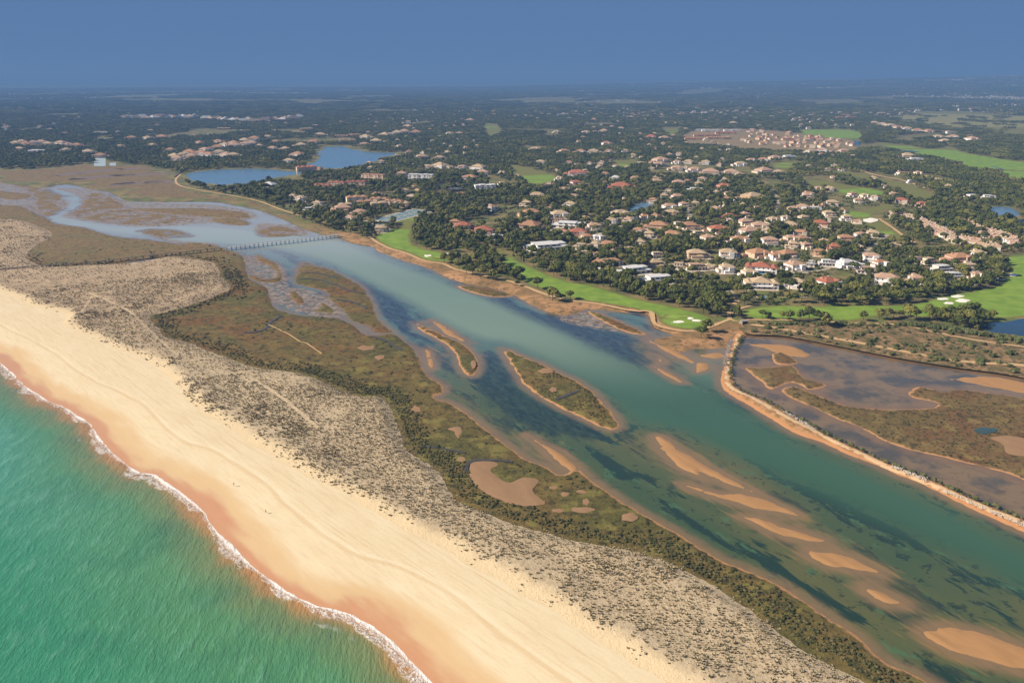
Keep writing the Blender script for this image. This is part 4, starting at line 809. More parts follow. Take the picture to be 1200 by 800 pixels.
tile(800, 200, 6, [(140,60,70),(120,95,60),(85,130,90,'M'),(280,110,100,'V','peach','red'),(330,165,60),(15,185,50,'W','white','white'),(475,185,150,'V','ochre','tan'),(610,205,50,'V','cream','tan'),(290,65,50,'W'),(235,275,80),(325,332,110,'V','white','red'),(440,365,100),(625,350,80,'V','cream','tan'),(525,392,120),
 (65,392,120,'V','cream','terracotta'),(250,418,140,'V','cream','red'),(470,432,150,'V','white','rose'),(185,480,100,'V','cream','rose'),(400,492,120,'V','white','terracotta'),(610,498,120,'V','white','rose'),(760,388,100,'V','peach','tan'),(835,445,100,'V','cream','terracotta'),(770,275,100,'V','cream','rose'),(860,262,100,'W','white','rose'),(925,268,80,'M'),
 (850,335,70,'V','cream','tan'),(880,178,70,'V','white','rose'),(1040,228,90,'V','cream','tan'),(960,232,70,'V','peach','rose'),(760,142,80,'V','peach','tan'),(980,378,110,'V','cream','red'),(1110,418,60,'V','pink','rose'),(1145,482,110,'V','cream','terracotta'),(1060,548,80,'V','peach','red'),(960,582,80,'V','peach','terracotta'),(740,592,130,'V','cream','terracotta'),
 (525,588,150,'V','peach','terracotta'),(320,588,130,'V','white','tan'),(105,592,140,'V','peach','tan'),(550,690,175,'B','white','red'),(780,675,130,'W','white','rose'),(900,655,45,'M'),(1010,650,90,'M'),(1140,660,120,'W','white','white'),(545,800,185,'B','white','tan'),(790,800,120,'W','white','tan'),(1020,795,150,'V','white','red')])
tile(1000, 200, 6, [(50,460,80,'W','white','rose'),(130,615,120,'W','white','rose'),(35,662,60,'W','white','white'),(250,772,180,'W','white','rose'),(430,772,100,'V','white','rose'),(295,522,60,'V','pink','tan'),(715,622,165,'V','pink','terracotta'),(610,690,120,'M','cream'),(690,742,110,'M'),(350,215,90,'V','cream','red'),(470,237,60,'V','peach','red'),(830,178,80,'M'),(945,183,80,'M'),(1190,210,60,'M'),(395,72,35,'M')])
tile(400, 200, 6, [(30,258,75,'A','peach','tan'),(110,205,120,'A','cream','terracotta'),(270,215,110,'A','peach','terracotta'),(375,232,110,'A','peach','terracotta'),(265,172,80,'V','peach','rose'),(500,187,80,'V','white','tan'),(455,142,50,'W'),(165,238,90,'A','cream','terracotta'),(262,250,90,'A','peach','tan'),(460,238,60,'V','peach','tan'),(120,298,110,'V','peach','rose'),(60,340,90,'V','white','rose'),(230,42,220,'A','peach','terracotta'),(105,92,120,'A','peach','red'),(560,42,180,'A','white','white'),(420,20,70,'V','white','rose'),(900,48,90,'W'),(1010,118,120,'A','white','white'),(840,168,50,'V','peach','red'),(1040,262,80,'V','white','rose'),(810,368,80,'V','peach','terracotta'),(862,392,110,'V','peach','red'),(985,428,140,'V','white','red'),(1090,468,80,'M','white'),(295,412,90,'V','cream','tan')])
tile(300, 80, 4, [(170,602,40),(215,612,60),(292,636,50),(250,662,50,'M'),(65,548,70,'W','white','white'),(310,558,70,'A','peach','red'),(380,545,70,'A','peach','red'),(400,658,80,'V','peach','rose'),(770,412,50),(855,417,40),(872,457,70),(1030,462,60,'W'),(960,462,40),(1060,487,50),(900,397,30,'W'),(815,462,50),(990,512,60,'W'),(400,318,80,'A','pink','rose'),(462,312,60,'A','pink','terracotta'),(430,338,70,'A','pink','rose'),(515,358,40),(520,322,60),(600,312,70,'W'),(570,342,50,'W'),(652,302,60,'W'),(702,296,60,'W'),(748,300,50),(710,272,60,'W'),(200,300,50,'A','ochre','tan'),(240,284,50,'A','ochre','tan'),(310,312,60),(270,347,50),(205,362,50),(190,402,60),(160,432,50,'W'),(80,377,40,'W'),(60,322,30),(20,365,30),(90,345,30),(140,380,40),(235,470,60,'A','peach','red'),(275,468,50,'A','peach','terracotta'),
 (1000,242,40),(912,306,30),(952,306,30),(880,130,60,'A','white','white')])
tile(600, 80, 4, [(205,299,25),(345,300,35,'W'),(430,294,40,'W'),(470,274,20),(510,282,30,'W'),(225,214,60,'M'),(650,322,50,'V','peach','red'),(720,327,40),(450,354,40),(105,380,40),(240,390,40),(315,392,40),(390,392,45),(460,392,35),(530,390,30),(140,438,40),(692,428,60,'V','cream','rose'),(695,448,50),(765,467,50),(770,438,30,'W'),(825,437,40),(850,474,50),(905,440,40),(1065,447,50,'W'),(1125,429,40),(1185,427,40),(1030,486,60),(1072,498,40),(1170,478,60,'V','cream','rose'),(930,485,70),(240,172,25),(380,240,25),(560,228,25),(1040,256,30)])
tile(900, 80, 4, [(30,417,50,'W'),(95,410,50,'M'),(50,487,40),(335,230,40,'A','pink','red'),(390,228,50,'A','pink','red'),(360,218,40,'A','pink','red'),(800,322,40,'W'),(860,322,60),(820,342,40),(960,332,60),(690,422,50,'M'),(650,408,60),(530,262,40,'W'),(500,256,40,'W'),(570,268,40,'W'),(610,276,40,'W'),(650,284,40,'W'),(700,292,60,'W'),(745,296,50,'W'),(180,590,50),(200,392,40),(255,386,40),(350,390,40)])
tile(0, 80, 4, [(70,352,40,'W'),(100,346,40),(130,358,50),(160,350,40),(195,348,50,'W'),(230,356,40),(290,352,50,'W'),(330,360,40),(370,362,40),(95,380,40,'W'),(170,388,90,'M'),(310,386,40),(420,394,50,'W'),(475,300,110,'A','white','white'),(620,327,40),(700,328,40),(765,323,50),(1050,282,80,'A','ochre','tan'),(940,352,40,'W'),(1030,347,50),(1100,352,50),(1150,340,50),(1185,330,50),(820,408,50),(860,402,50),(900,396,60),(940,400,60),(905,410,50,'W'),(980,402,50,'W'),(1020,396,50),(1060,402,50),(1100,404,50),(960,384,50),(1010,372,50),(1060,362,50),(1110,362,50),(1150,356,50,'W'),(1185,352,50,'W'),(480,406,50),(570,368,30),(720,362,30),(800,385,40),(840,420,50)])
for (x0, y0, x1, y1, n) in ((145,139,232,138,14), (238,140,300,142,10), (300,142,354,139,10)):
    for k in range(n): t = (k+.5)/n; house(x0+(x1-x0)*t+random.uniform(-1.5, 1.5), y0+(y1-y0)*t+random.uniform(-1, 1), 6.5, 'T', random.choice(['white', 'cream', 'white']), random.choice(['rose', 'tan', 'white']), detail=0, zone='far')
for (x0, y0, x1, y1, n, rows) in ((1043,254,1068,258,8,2), (1076,260,1117,280,14,3), (1124,283,1168,293,10,2), (1124,264,1145,268,5,1), (1140,269,1190,284,11,3)):      # the dense pink terraces
    for q in range(rows):
        for k in range(n): t = (k+.5)/n; house(x0+(x1-x0)*t+q*1.5+random.uniform(-.6, .6), y0+(y1-y0)*t+q*3.4-1+random.uniform(-.4, .4), 6.2, 'T', random.choice(['cream', 'white', 'cream', 'pink']), random.choice(['rose', 'tan', 'rose']), rot=random.choice([-30, -25, 60]), wm=random.uniform(5.8, 7.2), detail=1, zone='terrace')
for q, (y, xa, xb, n) in enumerate(((155,868,898,5), (158,872,930,10), (161.5,866,965,16), (165,868,985,18), (169,866,995,18), (172.5,900,1000,12))):     # the beige estate with its orange halls
    for k in range(n): t = (k+.5)/n; random.random() < .82 and house(xa+(xb-xa)*t+random.uniform(-2.6, 2.6), y+random.uniform(-1.3, 1.3), 6.5, 'T', random.choice(['peach', 'cream', 'peach']), random.choice(['tan', 'terracotta', 'rose', 'red']), rot=random.choice([0, 12, -20, 70, 90, 35]), wm=random.uniform(9, 16), detail=0, zone='estate')
for (x, y, w, wall, roof) in ((828,160,34,'peach','red'),(812,164,22,'peach','red'),(842,163,30,'peach','terracotta'),(850,157,26,'peach','red'),(833,154,24,'white','white'),(858,154,22,'white','white'),(822,153.5,16,'white','white')): house(x, y, w, 'A', wall, roof, rot=0, wm=w*mpp(y)*.9, detail=0, zone='estate')

hx = [(h['px'], h['py']) for h in HOUSES]; ex_rng = random.Random(99); tries = 0; made = 0
blk = [np.array(FAIR[k]) for k in FAIR]+[np.array(PONDS[k]) for k in PONDS]+[np.array(LAKE_FAR), np.array(LAKE_NEAR)]
def px_in(x, y, q): return bool(inside(np.array([[x, y]]), q)[0])
while made < 250 and tries < 9000:                    # lesser houses half hidden in the wood
    tries += 1; y = 132+200*ex_rng.random()**1.3; x = ex_rng.uniform(505, 1150) if y > 205 else ex_rng.uniform(430, 1000)
    if (y > 255 and x < 600) or (y > 300 and x < 690) or (y > 322 and x < 870) or (x > 1030 and 240 < y < 300): continue
    if (fbm(np.array([x]), np.array([y*2.2]), 90, 2, 77)[0] < -.15): continue
    kx, ky = 7+.042*(y-100), 3.0+.021*(y-100)
    if min(((x-a)/kx)**2+((y-b)/ky)**2 for a, b in hx) < 1.0 or any(px_in(x, y, q) or px_in(x, y+4, q) for q in blk): continue
    hx.append((x, y)); made += 1; kd_ = ex_rng.choice('VVVWWM'); house(x, y, ex_rng.uniform(9, 16), kd_, ex_rng.choice(['cream', 'white', 'white', 'cream']), ex_rng.choice(['terracotta', 'rose', 'tan', 'tan']), wm=ex_rng.uniform(13, 21), detail=2 if y > 240 else (1 if y > 165 else 0))
def ordinal(n): return '%d%s' % (n, 'th' if 10 <= n % 100 <= 20 else {1: 'st', 2: 'nd', 3: 'rd'}.get(n % 10, 'th'))
def zone_of(h):
    x, y = h['px'], h['py']
    if h['zone'] == 'far': return 'the far left pale row'
    if h['zone'] == 'terrace': return 'the dense pink terraces'
    if h['zone'] == 'estate': return 'the orange roofed estate'
    if x < 140: return 'the reservoir hamlet'
    if x < 305: return 'the estate left of the lakes'
    if y < 202 and x < 500: return 'the blue lake village'
    if x < 400: return 'the wood below the lakes'
    if x < 500: return 'the slope above the tennis courts'
    if x < 600: return 'the wood right of the courts'
    if y < 202: return 'the far wood'
    if x < 680: return 'the wood above the long fairway'
    if x < 800: return 'the little blue lake villas'
    if x < 880: return 'the villas left of the mansions'
    if x < 1000: return 'the villas round the mansions'
    return 'the wood above the right fairway'
KN = {'V': 'villa', 'W': 'terraced villa', 'M': 'flat roofed house', 'A': 'apartment block', 'T': 'small house', 'B': 'mansion'}
zones = {}
for h in HOUSES: h['zn'] = zone_of(h); zones.setdefault(h['zn'], []).append(h)
for zn, L in zones.items():
    L.sort(key=lambda h: h['px'])
    for i, h in enumerate(L):
        rf = 'white flat roofs' if h['kind'] == 'M' else h['roof']+' roof'
        h['label'] = '%s %s, %s, %s from left, %s' % (h['wall'], KN[h['kind']], rf, ordinal(i+1), zn)
        h['group'] = 'buildings in '+zn
small = sorted([h for h in HOUSES if h['kind'] in 'VW'], key=lambda h: -h['w']/mpp(h['py']))[290:]
for h in small: h['merge'] = True
MASS = {'v': [], 'f': [], 'mi': [], 'mats': []}
def to_mass(h, v, f, m):
    c, sn = math.cos(h['rz']), math.sin(h['rz']); o = len(MASS['v']); MASS['v'] += [(h['x']+a*c-b*sn, h['y']+a*sn+b*c, GZ-.02+z) for a, b, z in v]; MASS['f'] += [tuple(o+i for i in q) for q in f]
    if m not in MASS['mats']: MASS['mats'].append(m)
    MASS['mi'] += [MASS['mats'].index(m)]*len(f)
def build_house(h):
    r = random.Random(int(h['px']*13+h['py']*101)); w = h['w']; k = h['kind']; det = h['detail']
    nm = {'V': 'villa', 'W': 'villa', 'M': 'modern_house', 'A': 'apartment_block', 'T': 'townhouse', 'B': 'mansion'}[k]
    lone = not h.get('merge'); e = empty(nm, (h['x'], h['y'], GZ-.02), h['rz']) if lone else None
    if lone: tag(e, h['label'], {'A': 'building'}.get(k, 'house'), h['group'])
    mw, mr = MW[h['wall']], MR[h['roof']]; v, f = [], []; rv, rf = [], []; wins = []; d = w*r.uniform(.5, .66)
    if k == 'T':
        d = w*1.15; H = r.uniform(5.6, 6.8); addbox(v, f, -w/2, w/2, -d/2, d/2, -.3, H); addhip(rv, rf, -w/2, w/2, -d/2, d/2, H, .5, .25, r.random() < .5)
        addbox(v, f, -w*.3, w*.3, -d/2-2.0, -d/2-.003, -.3, 2.9)
        wins += [(-w*.25, -d/2, 4.5, 1.2, 1.4, 'f'), (w*.25, -d/2, 4.5, 1.2, 1.4, 'f')]
    elif k == 'A':
        st = 3 if h['py'] > 200 else 2; d = max(11.0, min(16.0, w*.4)); H = 3.0*st; n = max(2, int(w/9)); u = w/n
        for i in range(n):
            o = r.uniform(-1.5, 1.5) if i % 2 else 0; x0 = -w/2+i*u; hh = H+(.6 if i % 2 else 0); addbox(v, f, x0+.002*i, x0+u, -d/2+o, d/2+o, -.3, hh)
            if h['roof'] == 'white': addbox(rv, rf, x0-.2+.003*i, x0+u+.2, -d/2+o-.3, d/2+o+.3, hh+.004*i, hh+.35+.004*i)
            else: addhip(rv, rf, x0, x0+u, -d/2+o, d/2+o, hh+.004*i, .45, .35)
            for s in range(st): wins.append((x0+u*.5, -d/2+o, 1.6+3*s, u*.45, 1.7, 'f'))
        addbox(v, f, -w*.46, w*.46, -d/2-3.4, -d/2-1.55, 2.7, 3.0)
    elif k == 'M':
        d = w*.5; addbox(v, f, -w/2, w/2, -d/2, d/2, -.3, 3.4); addbox(v, f, -w*.30, w*.22, -d*.36, d*.42, 3.4, 6.4); addbox(v, f, w*.24, w*.47, -d*.1, d*.44, 3.4, 5.6)
        addbox(rv, rf, -w/2-.5, w/2+.5, -d/2-.9, d/2+.3, 3.402, 3.75); addbox(rv, rf, -w*.32, w*.24, -d*.40, d*.45, 6.402, 6.75); addbox(rv, rf, w*.23, w*.49, -d*.14, d*.46, 5.602, 5.9)
        for i in range(5): wins.append((-w*.4+i*w*.2, -d/2, 1.6, w*.13, 2.3, 'f'))
        for i in range(3): wins.append((-w*.22+i*w*.17, -d*.36, 5.0, w*.12, 1.7, 'f'))
        wins.append((-w/2, 0, 1.7, d*.3, 1.8, 'l'))
    else:
        big = k == 'B'; H = 6.4 if (big or w > 15) else 3.8; mwid = w*(.72 if not big else .6)
        x0 = -w/2+(w-mwid)*r.random() if not big else -mwid/2; x1 = x0+mwid
        addbox(v, f, x0, x1, -d/2, d/2, -.3, H); addhip(rv, rf, x0, x1, -d/2, d/2, H, .42, .7)
        if big:
            for s in (-1, 1):
                a, b = sorted((s*w*.5, s*w*.302)); addbox(v, f, a, b, -d*.62, d*.4, -.3, 6.1); addhip(rv, rf, a, b, -d*.62, d*.4, 6.1, .45, .6)
                wins += [((a+b)/2, -d*.62, 1.7, w*.09, 2.1, 'f'), ((a+b)/2, -d*.62, 4.7, w*.09, 1.7, 'f')]
            addbox(v, f, -2.4, 2.4, -2.4, 2.4, H, H+3.0); addhip(rv, rf, -2.4, 2.4, -2.4, 2.4, H+3.0, .6, .4)
            addbox(v, f, -w*.29, w*.29, -d*.5-3.4, -d*.5-.004, 2.95, 3.3)
        else:
            s = 1 if (x0+x1)/2 < 0 else -1; a, b = sorted((s*w*.5, (x1+.003 if s > 0 else x0-.003)))
            if b-a < 2.5: a, b = sorted((s*w*.56, (x1+.003 if s > 0 else x0-.003)))
            hh = 3.4; yo = r.uniform(-.2, .1)*d; addbox(v, f, a, b, -d*.42+yo, d*.38+yo, -.3, hh)
            if k == 'W': addbox(rv, rf, a-.2, b+.2, -d*.44+yo, d*.40+yo, hh+.003, hh+.45)
            else: addhip(rv, rf, a, b, -d*.42+yo, d*.38+yo, hh, .42, .5)
            fx = r.uniform(.25, .6); addbox(v, f, x0+mwid*.15, x0+mwid*(.15+fx), -d/2-3.2, -d/2-.004, -.3, 3.1)
            if k == 'V': addhip(rv, rf, x0+mwid*.15, x0+mwid*(.15+fx), -d/2-3.2, -d/2-.5, 3.1, .38, .35)
            wins.append(((a+b)/2, -d*.42+yo, 1.6, (b-a)*.4, 1.6, 'f'))
            if w > 12:
                q0 = x0+mwid*r.uniform(.45, .6); q1 = q0+mwid*r.uniform(.28, .38); dz = H+r.uniform(.25, .9) if r.random() < .6 else 3.6
                addbox(v, f, q0, q1, -d/2-r.uniform(2.5, 5.0), -d*.1, -.3, dz)
                if k == 'W': addbox(rv, rf, q0-.25, q1+.25, -d/2-2.2, -d*.1, dz+.004, dz+.4)
                else: addhip(rv, rf, q0, q1, -d/2-2.4, -d*.1, dz, .45, .4, r.random() < .4)
                if r.random() < .45: t0 = x0+mwid*.2; addbox(v, f, t0, t0+3.4, d*.05, d*.05+3.4, H, H+2.6); addhip(rv, rf, t0, t0+3.4, d*.05, d*.05+3.4, H+2.6, .5, .35)
            gx = -s*w*.5; gw = w*r.uniform(.16, .3)
            if r.random() < .6: addbox(v, f, gx-gw/2, gx+gw/2, d*.2, d*.2+gw, -.3, 3.0); addhip(rv, rf, gx-gw/2, gx+gw/2, d*.2, d*.2+gw, 3.0, .4, .4)
        n = max(2, int(mwid/4.2))
        for i in range(n):
            xx = x0+mwid*(i+.5)/n
            if H > 5: wins.append((xx, -d/2, 4.8, 1.5, 1.7, 'f'))
            if big or i in (0, n-1): wins.append((xx, -d/2, 1.6, 1.6, 2.0, 'f'))
        wins.append((x1, 0, H-1.7, 1.5, 1.4, 'r')); wins.append((x0, -d*.2, H-1.7, 1.5, 1.4, 'l'))
    if not lone: to_mass(h, v, f, mw); to_mass(h, rv, rf, mr); return
    wl_ = part('wall', v, f, mw, e); ro = part('roof', rv, rf, mr, e)
    if det >= 1:
        if k in 'VBT' or (k == 'A' and h['roof'] != 'white'):
            cv, cf = [], []; cx = r.uniform(-.2, .2)*w; addbox(cv, cf, cx-.5, cx+.5, d*.1, d*.1+.9, H-.5, H+max(2.2, d*.2)); addbox(cv, cf, cx-.65, cx+.65, d*.1-.15, d*.1+1.05, H+max(2.2, d*.2)+.003, H+max(2.2, d*.2)+.25); part('chimney', cv, cf, mw, ro)
        lim = {2: 99, 1: 2}[det] if k != 'T' else 2
        for q in wins[:lim]: window(e, *q)
        if det == 2 and k in 'VWBM':
            o = link('door', DOOR, None, e); o.location = (w*.08, -d/2-(3.2 if k in 'VW' else 0)*0-.02, 0); o.scale = (1.3, 1, 2.3)
            tv, tf = [], []; addbox(tv, tf, -w*.48, w*.48, -d/2-r.uniform(5, 8), -d/2+.5, -.2, .32); part('terrace', tv, tf, M['stone'], e)
for h in HOUSES: build_house(h)
if MASS['v']:
    me = mesh('small_far_houses', MASS['v'], MASS['f']); [me.materials.append(m) for m in MASS['mats']]; me.polygons.foreach_set('material_index', MASS['mi'])
    tag(link('small_far_houses', me), 'small far houses half hidden in the wood between the larger villas', 'houses', kind='stuff')

# ------------------------------------------------------------------ pools, courts, car park, reservoir
def slab(name, pts, z0, z1, m, par=None):
    n = len(pts); v = [(x, y, z0) for x, y in pts]+[(x, y, z1) for x, y in pts]
    return link(name, mesh(name, v, [tuple(range(n, 2*n))]+[(i, (i+1) % n, n+(i+1) % n, n+i) for i in range(n)][::1]), m, par)
CLEAR = []
for i, (x, y, w, l) in enumerate([(666,310,9,'beside the lower lawn in the long fairway wood'),(731,322,16,'left of the nearest flat roofed house'),(889,320,12,'in front of the farther mansion'),(893,348,10,'in front of the nearer mansion'),(937,347,12,'right of the nearer mansion'),(745,256,13,'in front of the villa by the little blue lake'),(1120,326,10,'beside the flat roofed house above the right fairway')]):
    c = P(x, y, GZ); e = empty('swimming_pool', (c[0], c[1], GZ)); e['label'] = 'turquoise swimming pool '+l; e['category'] = 'pool'; e['group'] = 'garden pools'; W_ = w*mpp(y)*.5; D_ = max(3.0, W_*.8)
    v, f = [], []; addbox(v, f, -W_-1.2, W_+1.2, -D_-1.2, D_+1.2, -.1, .38); part('paving', v, f, M['stone'], e)
    slab('water', [(-W_, -D_), (W_, -D_), (W_, D_), (-W_, D_)], .3, .44, M['pool'], e); CLEAR.append((c[0], c[1]-6, max(W_, 7)+4))
lawn = region('lawn', [(757,281),(770,281),(777,287),(765,289)], M['green'], GZ+.1, GZ+.4, 2, grid=6, step=3, jit=.3, lvl=GZ); tag(lawn, 'square yellow green lawn among the central villas', 'lawn', kind='structure')
M['court'] = plain('court_teal', C(96,136,146), .8, .08, 4); M['line'] = plain('court_line', (.8, .8, .78, 1), .7); M['net'] = plain('net', (.15, .16, .16, 1), .8)
c0 = np.array(P(438, 263, GZ)); c1 = np.array(P(500, 246.5, GZ)); cd = c1-c0; ca = math.atan2(cd[1], cd[0]); cn = np.array([-math.sin(ca), math.cos(ca)])
CT = []
for k in range(9):
    for s in range(2):
        if s == 1 and k < 2: continue
        c = c0+cd*(k+.5)/9+cn*(s*19-4); e = empty('tennis_court', (c[0], c[1], GZ+.1), ca); CT.append(c)
        tag(e, 'teal tennis court, %s from left, %s row beside the first fairway' % (ordinal(k+1), 'near' if s == 0 else 'back'), 'tennis court', 'tennis courts beside the first fairway')
        L_ = np.linalg.norm(cd)/9*.90; v, f = [], []; addbox(v, f, -L_/2, L_/2, -8, 8, -.1, .12); part('surface', v, f, M['court'], e)
        v, f = [], []
        for yy in (-5.4, 0.0, 5.4): addbox(v, f, -L_*.4, L_*.4, yy-.12, yy+.12, .121, .15)
        for xx in (-.4, .4): addbox(v, f, L_*xx-.12, L_*xx+.12, -5.2, 5.2, .122, .153)
        part('lines', v, f, M['line'], e); v, f = [], []; addbox(v, f, -.06, .06, -6, 6, .13, 1.05); part('net', v, f, M['net'], e)
court_poly = np.array([c0-cn*16-cd*.03, c1-cn*16+cd*.03, c1+cn*30+cd*.03, c0+cn*30-cd*.03])
slab('court_apron', [tuple(p) for p in court_poly], GZ-.1, GZ+.06, plain('apron', C(206,190,160), .9)); tag(bpy.data.objects['court_apron'], 'pale paved apron under the tennis courts', 'paving', kind='structure')
cp = np.array([P(x, y, GZ) for x, y in ((514,215.5),(547,215.5),(549,222),(512,222))]); slab('car_park', [tuple(p) for p in cp], GZ-.1, GZ+.08, plain('asphalt', (.10, .10, .10, 1), .95)); tag(bpy.data.objects['car_park'], 'grey car park in the wood above the first fairway', 'car park', kind='structure')
def car_mesh():
    prof = [(-2.2, .35), (-2.25, .8), (-1.5, .95), (-.9, 1.42), (.7, 1.45), (1.3, .98), (2.1, .85), (2.2, .35)]; v = []; f = []; n = len(prof)
    for s in (-1, 1): v += [(x, s*(.88 if z < 1.1 else .68), z) for x, z in prof]
    f.append(tuple(range(n-1, -1, -1))); f.append(tuple(range(n, 2*n))); mi = [0, 0]
    for i in range(n): f.append((i, (i+1) % n, n+(i+1) % n, n+i)); mi.append(1 if i in (2, 4) else 0)
    for wx in (-1.4, 1.4):
        for s in (-1, 1):
            o = len(v); v += [(wx+.33*math.cos(a*.785), s*.9, .33+.33*math.sin(a*.785)) for a in range(8)]+[(wx+.33*math.cos(a*.785), s*.62, .33+.33*math.sin(a*.785)) for a in range(8)]
            f += [tuple(o+a for a in range(8)), tuple(o+15-a for a in range(8))]+[(o+a, o+(a+1) % 8, o+8+(a+1) % 8, o+8+a) for a in range(8)]; mi += [2]*10
    return v, f, mi
cv_, cf_, cm_ = car_mesh(); CARS = {}
for nm, c in (('white', (.75, .75, .74, 1)), ('silver', (.45, .46, .48, 1)), ('dark', (.04, .045, .06, 1)), ('blue', (.06, .12, .3, 1))):
    me = mesh('parked_car', cv_, cf_); [me.materials.append(m) for m in (plain('paint_'+nm, c, .3, .02, 1, .5), M['glass'], plain('tyre_'+nm, (.02, .02, .02, 1), .9))]; me.polygons.foreach_set('material_index', cm_); CARS[nm] = me
for row, y in enumerate((216.6, 219.0, 221.0)):
    for k in range(11):
        if random.random() < .2: continue
        nm = random.choice(['white', 'white', 'silver', 'silver', 'dark', 'blue']); c = P(516.5+k*2.7, y, GZ); o = link('parked_car', CARS[nm]); o.location = (c[0], c[1], GZ+.085); o.rotation_euler = (0, 0, math.pi/2+random.uniform(-.05, .05))
        tag(o, '%s car, %s bay from left in the car park %s row' % (nm, ordinal(k+1), ('back', 'middle', 'front')[row]), 'car', 'cars in the car park')
M['resv'] = plain('reservoir_sheet', C(186,198,196), .5, .05, 30, .5)
for q, l in (([(111,185.5),(124,186),(124,195),(110,195)], 'large pale reservoir in the trees at upper left'), ([(128.5,191),(136,191),(136,194.5),(128.5,194.5)], 'small pale reservoir right of the large one')):
    pp = [P(x, y, GZ) for x, y in q]; o = slab('reservoir', pp, GZ-.1, GZ+.5, M['resv']); tag(o, l, 'reservoir', kind='structure'); REG['~resv'+str(len(REG))] = np.array(pp)

# ------------------------------------------------------------------ footbridge, boardwalk, weir, jetty
def boardwalk(name, px, zdeck, width, gap, label, m, rail=True, rl=1.1, pile=.16):
    c = resample(A(px), gap*.5, False); 
    s = np.concatenate([[0], np.cumsum(np.linalg.norm(np.diff(c, axis=0), axis=1))]); t = np.arange(0, s[-1], gap); c = np.stack([np.interp(t, s, c[:, 0]), np.interp(t, s, c[:, 1])], 1)
    o0 = c[0].copy(); c = c-o0; e = empty(name, (o0[0], o0[1], 0)); tag(e, label, 'footbridge' if rail else 'boardwalk')
    d = np.gradient(c, axis=0); d /= np.linalg.norm(d, axis=1)[:, None]; nn = np.stack([-d[:, 1], d[:, 0]], 1)
    def sweep(nm, off, w, z0, z1):
        v = []; n = len(c)
        for zz, ww in ((z0, -w), (z0, w), (z1, w), (z1, -w)):
            v += [(c[i, 0]+nn[i, 0]*(off+ww), c[i, 1]+nn[i, 1]*(off+ww), zz) for i in range(n)]
        f = []
        for i in range(n-1):
            for a in range(4): b = (a+1) % 4; f.append((a*n+i, a*n+i+1, b*n+i+1, b*n+i))
        f += [(0, n, 2*n, 3*n), (n-1, 4*n-1, 3*n-1, 2*n-1)]; return link(nm, mesh(nm, v, f), m, e)
    sweep('deck', 0, width/2, zdeck-.3, zdeck)
    if rail:
        for s_ in (-1, 1): sweep('handrail', s_*width/2, .09, zdeck+rl-.12, zdeck+rl); sweep('mid_rail', s_*width/2, .05, zdeck+rl*.5, zdeck+rl*.5+.1)
    v, f = [], []; addbox(v, f, -pile, pile, -pile, pile, -1.2, zdeck+(rl-.13 if rail else -.31)); pm = mesh('pile', v, f); pm.materials.append(m)
    for i in range(len(c)):
        for s_ in (-1, 1):
            o = link('pile', pm, None, e); o.location = (c[i, 0]+nn[i, 0]*s_*(width/2+pile+.02), c[i, 1]+nn[i, 1]*s_*(width/2+pile+.02), 0)
    return e
boardwalk('footbridge', [(266,293.5),(300,289.5),(340,285),(398,278)], 3.6, 2.6, 5.6, 'long pale timber footbridge on posts across the lagoon', M['pale_wood'], True, 1.4, .3)
boardwalk('boardwalk', [(-40,322),(0,319),(45,315),(107,311),(160,304.5),(215,298.5),(264,293.7)], 3.95, 3.0, 8.0, 'grey boardwalk crossing the dunes to the footbridge', M['wood'], False)
boardwalk('weir', [(204.5,208.5),(215,200.5)], 3.0, 4.0, 14, 'dark timber weir at the left corner of the near lake', M['wood'], False)
boardwalk('jetty', [(247,219.5),(263,217.3)], 2.9, 3.0, 12, 'small dark jetty in the near lake', M['wood'], False)
M['concrete'] = plain('weathered_concrete', (.22, .20, .18, 1), .9, .3, .8)
e = empty('culvert', (*P(872, 379.5, GZ), GZ+.3), R(8)); tag(e, 'small dark concrete sluice at the causeway junction', 'sluice')
v, f = [], []; addbox(v, f, -2.6, -1.6, -2, 2, -1, 2.4); addbox(v, f, 1.6, 2.6, -2, 2, -1, 2.4); part('abutment', v, f, M['concrete'], e)
v, f = [], []; addbox(v, f, -2.9, 2.9, -2.3, 2.3, 2.403, 2.8); part('slab', v, f, M['concrete'], e); v, f = [], []; addbox(v, f, -1.59, 1.59, -.15, .15, -1, 2.39); part('gate', v, f, M['wood'], e)

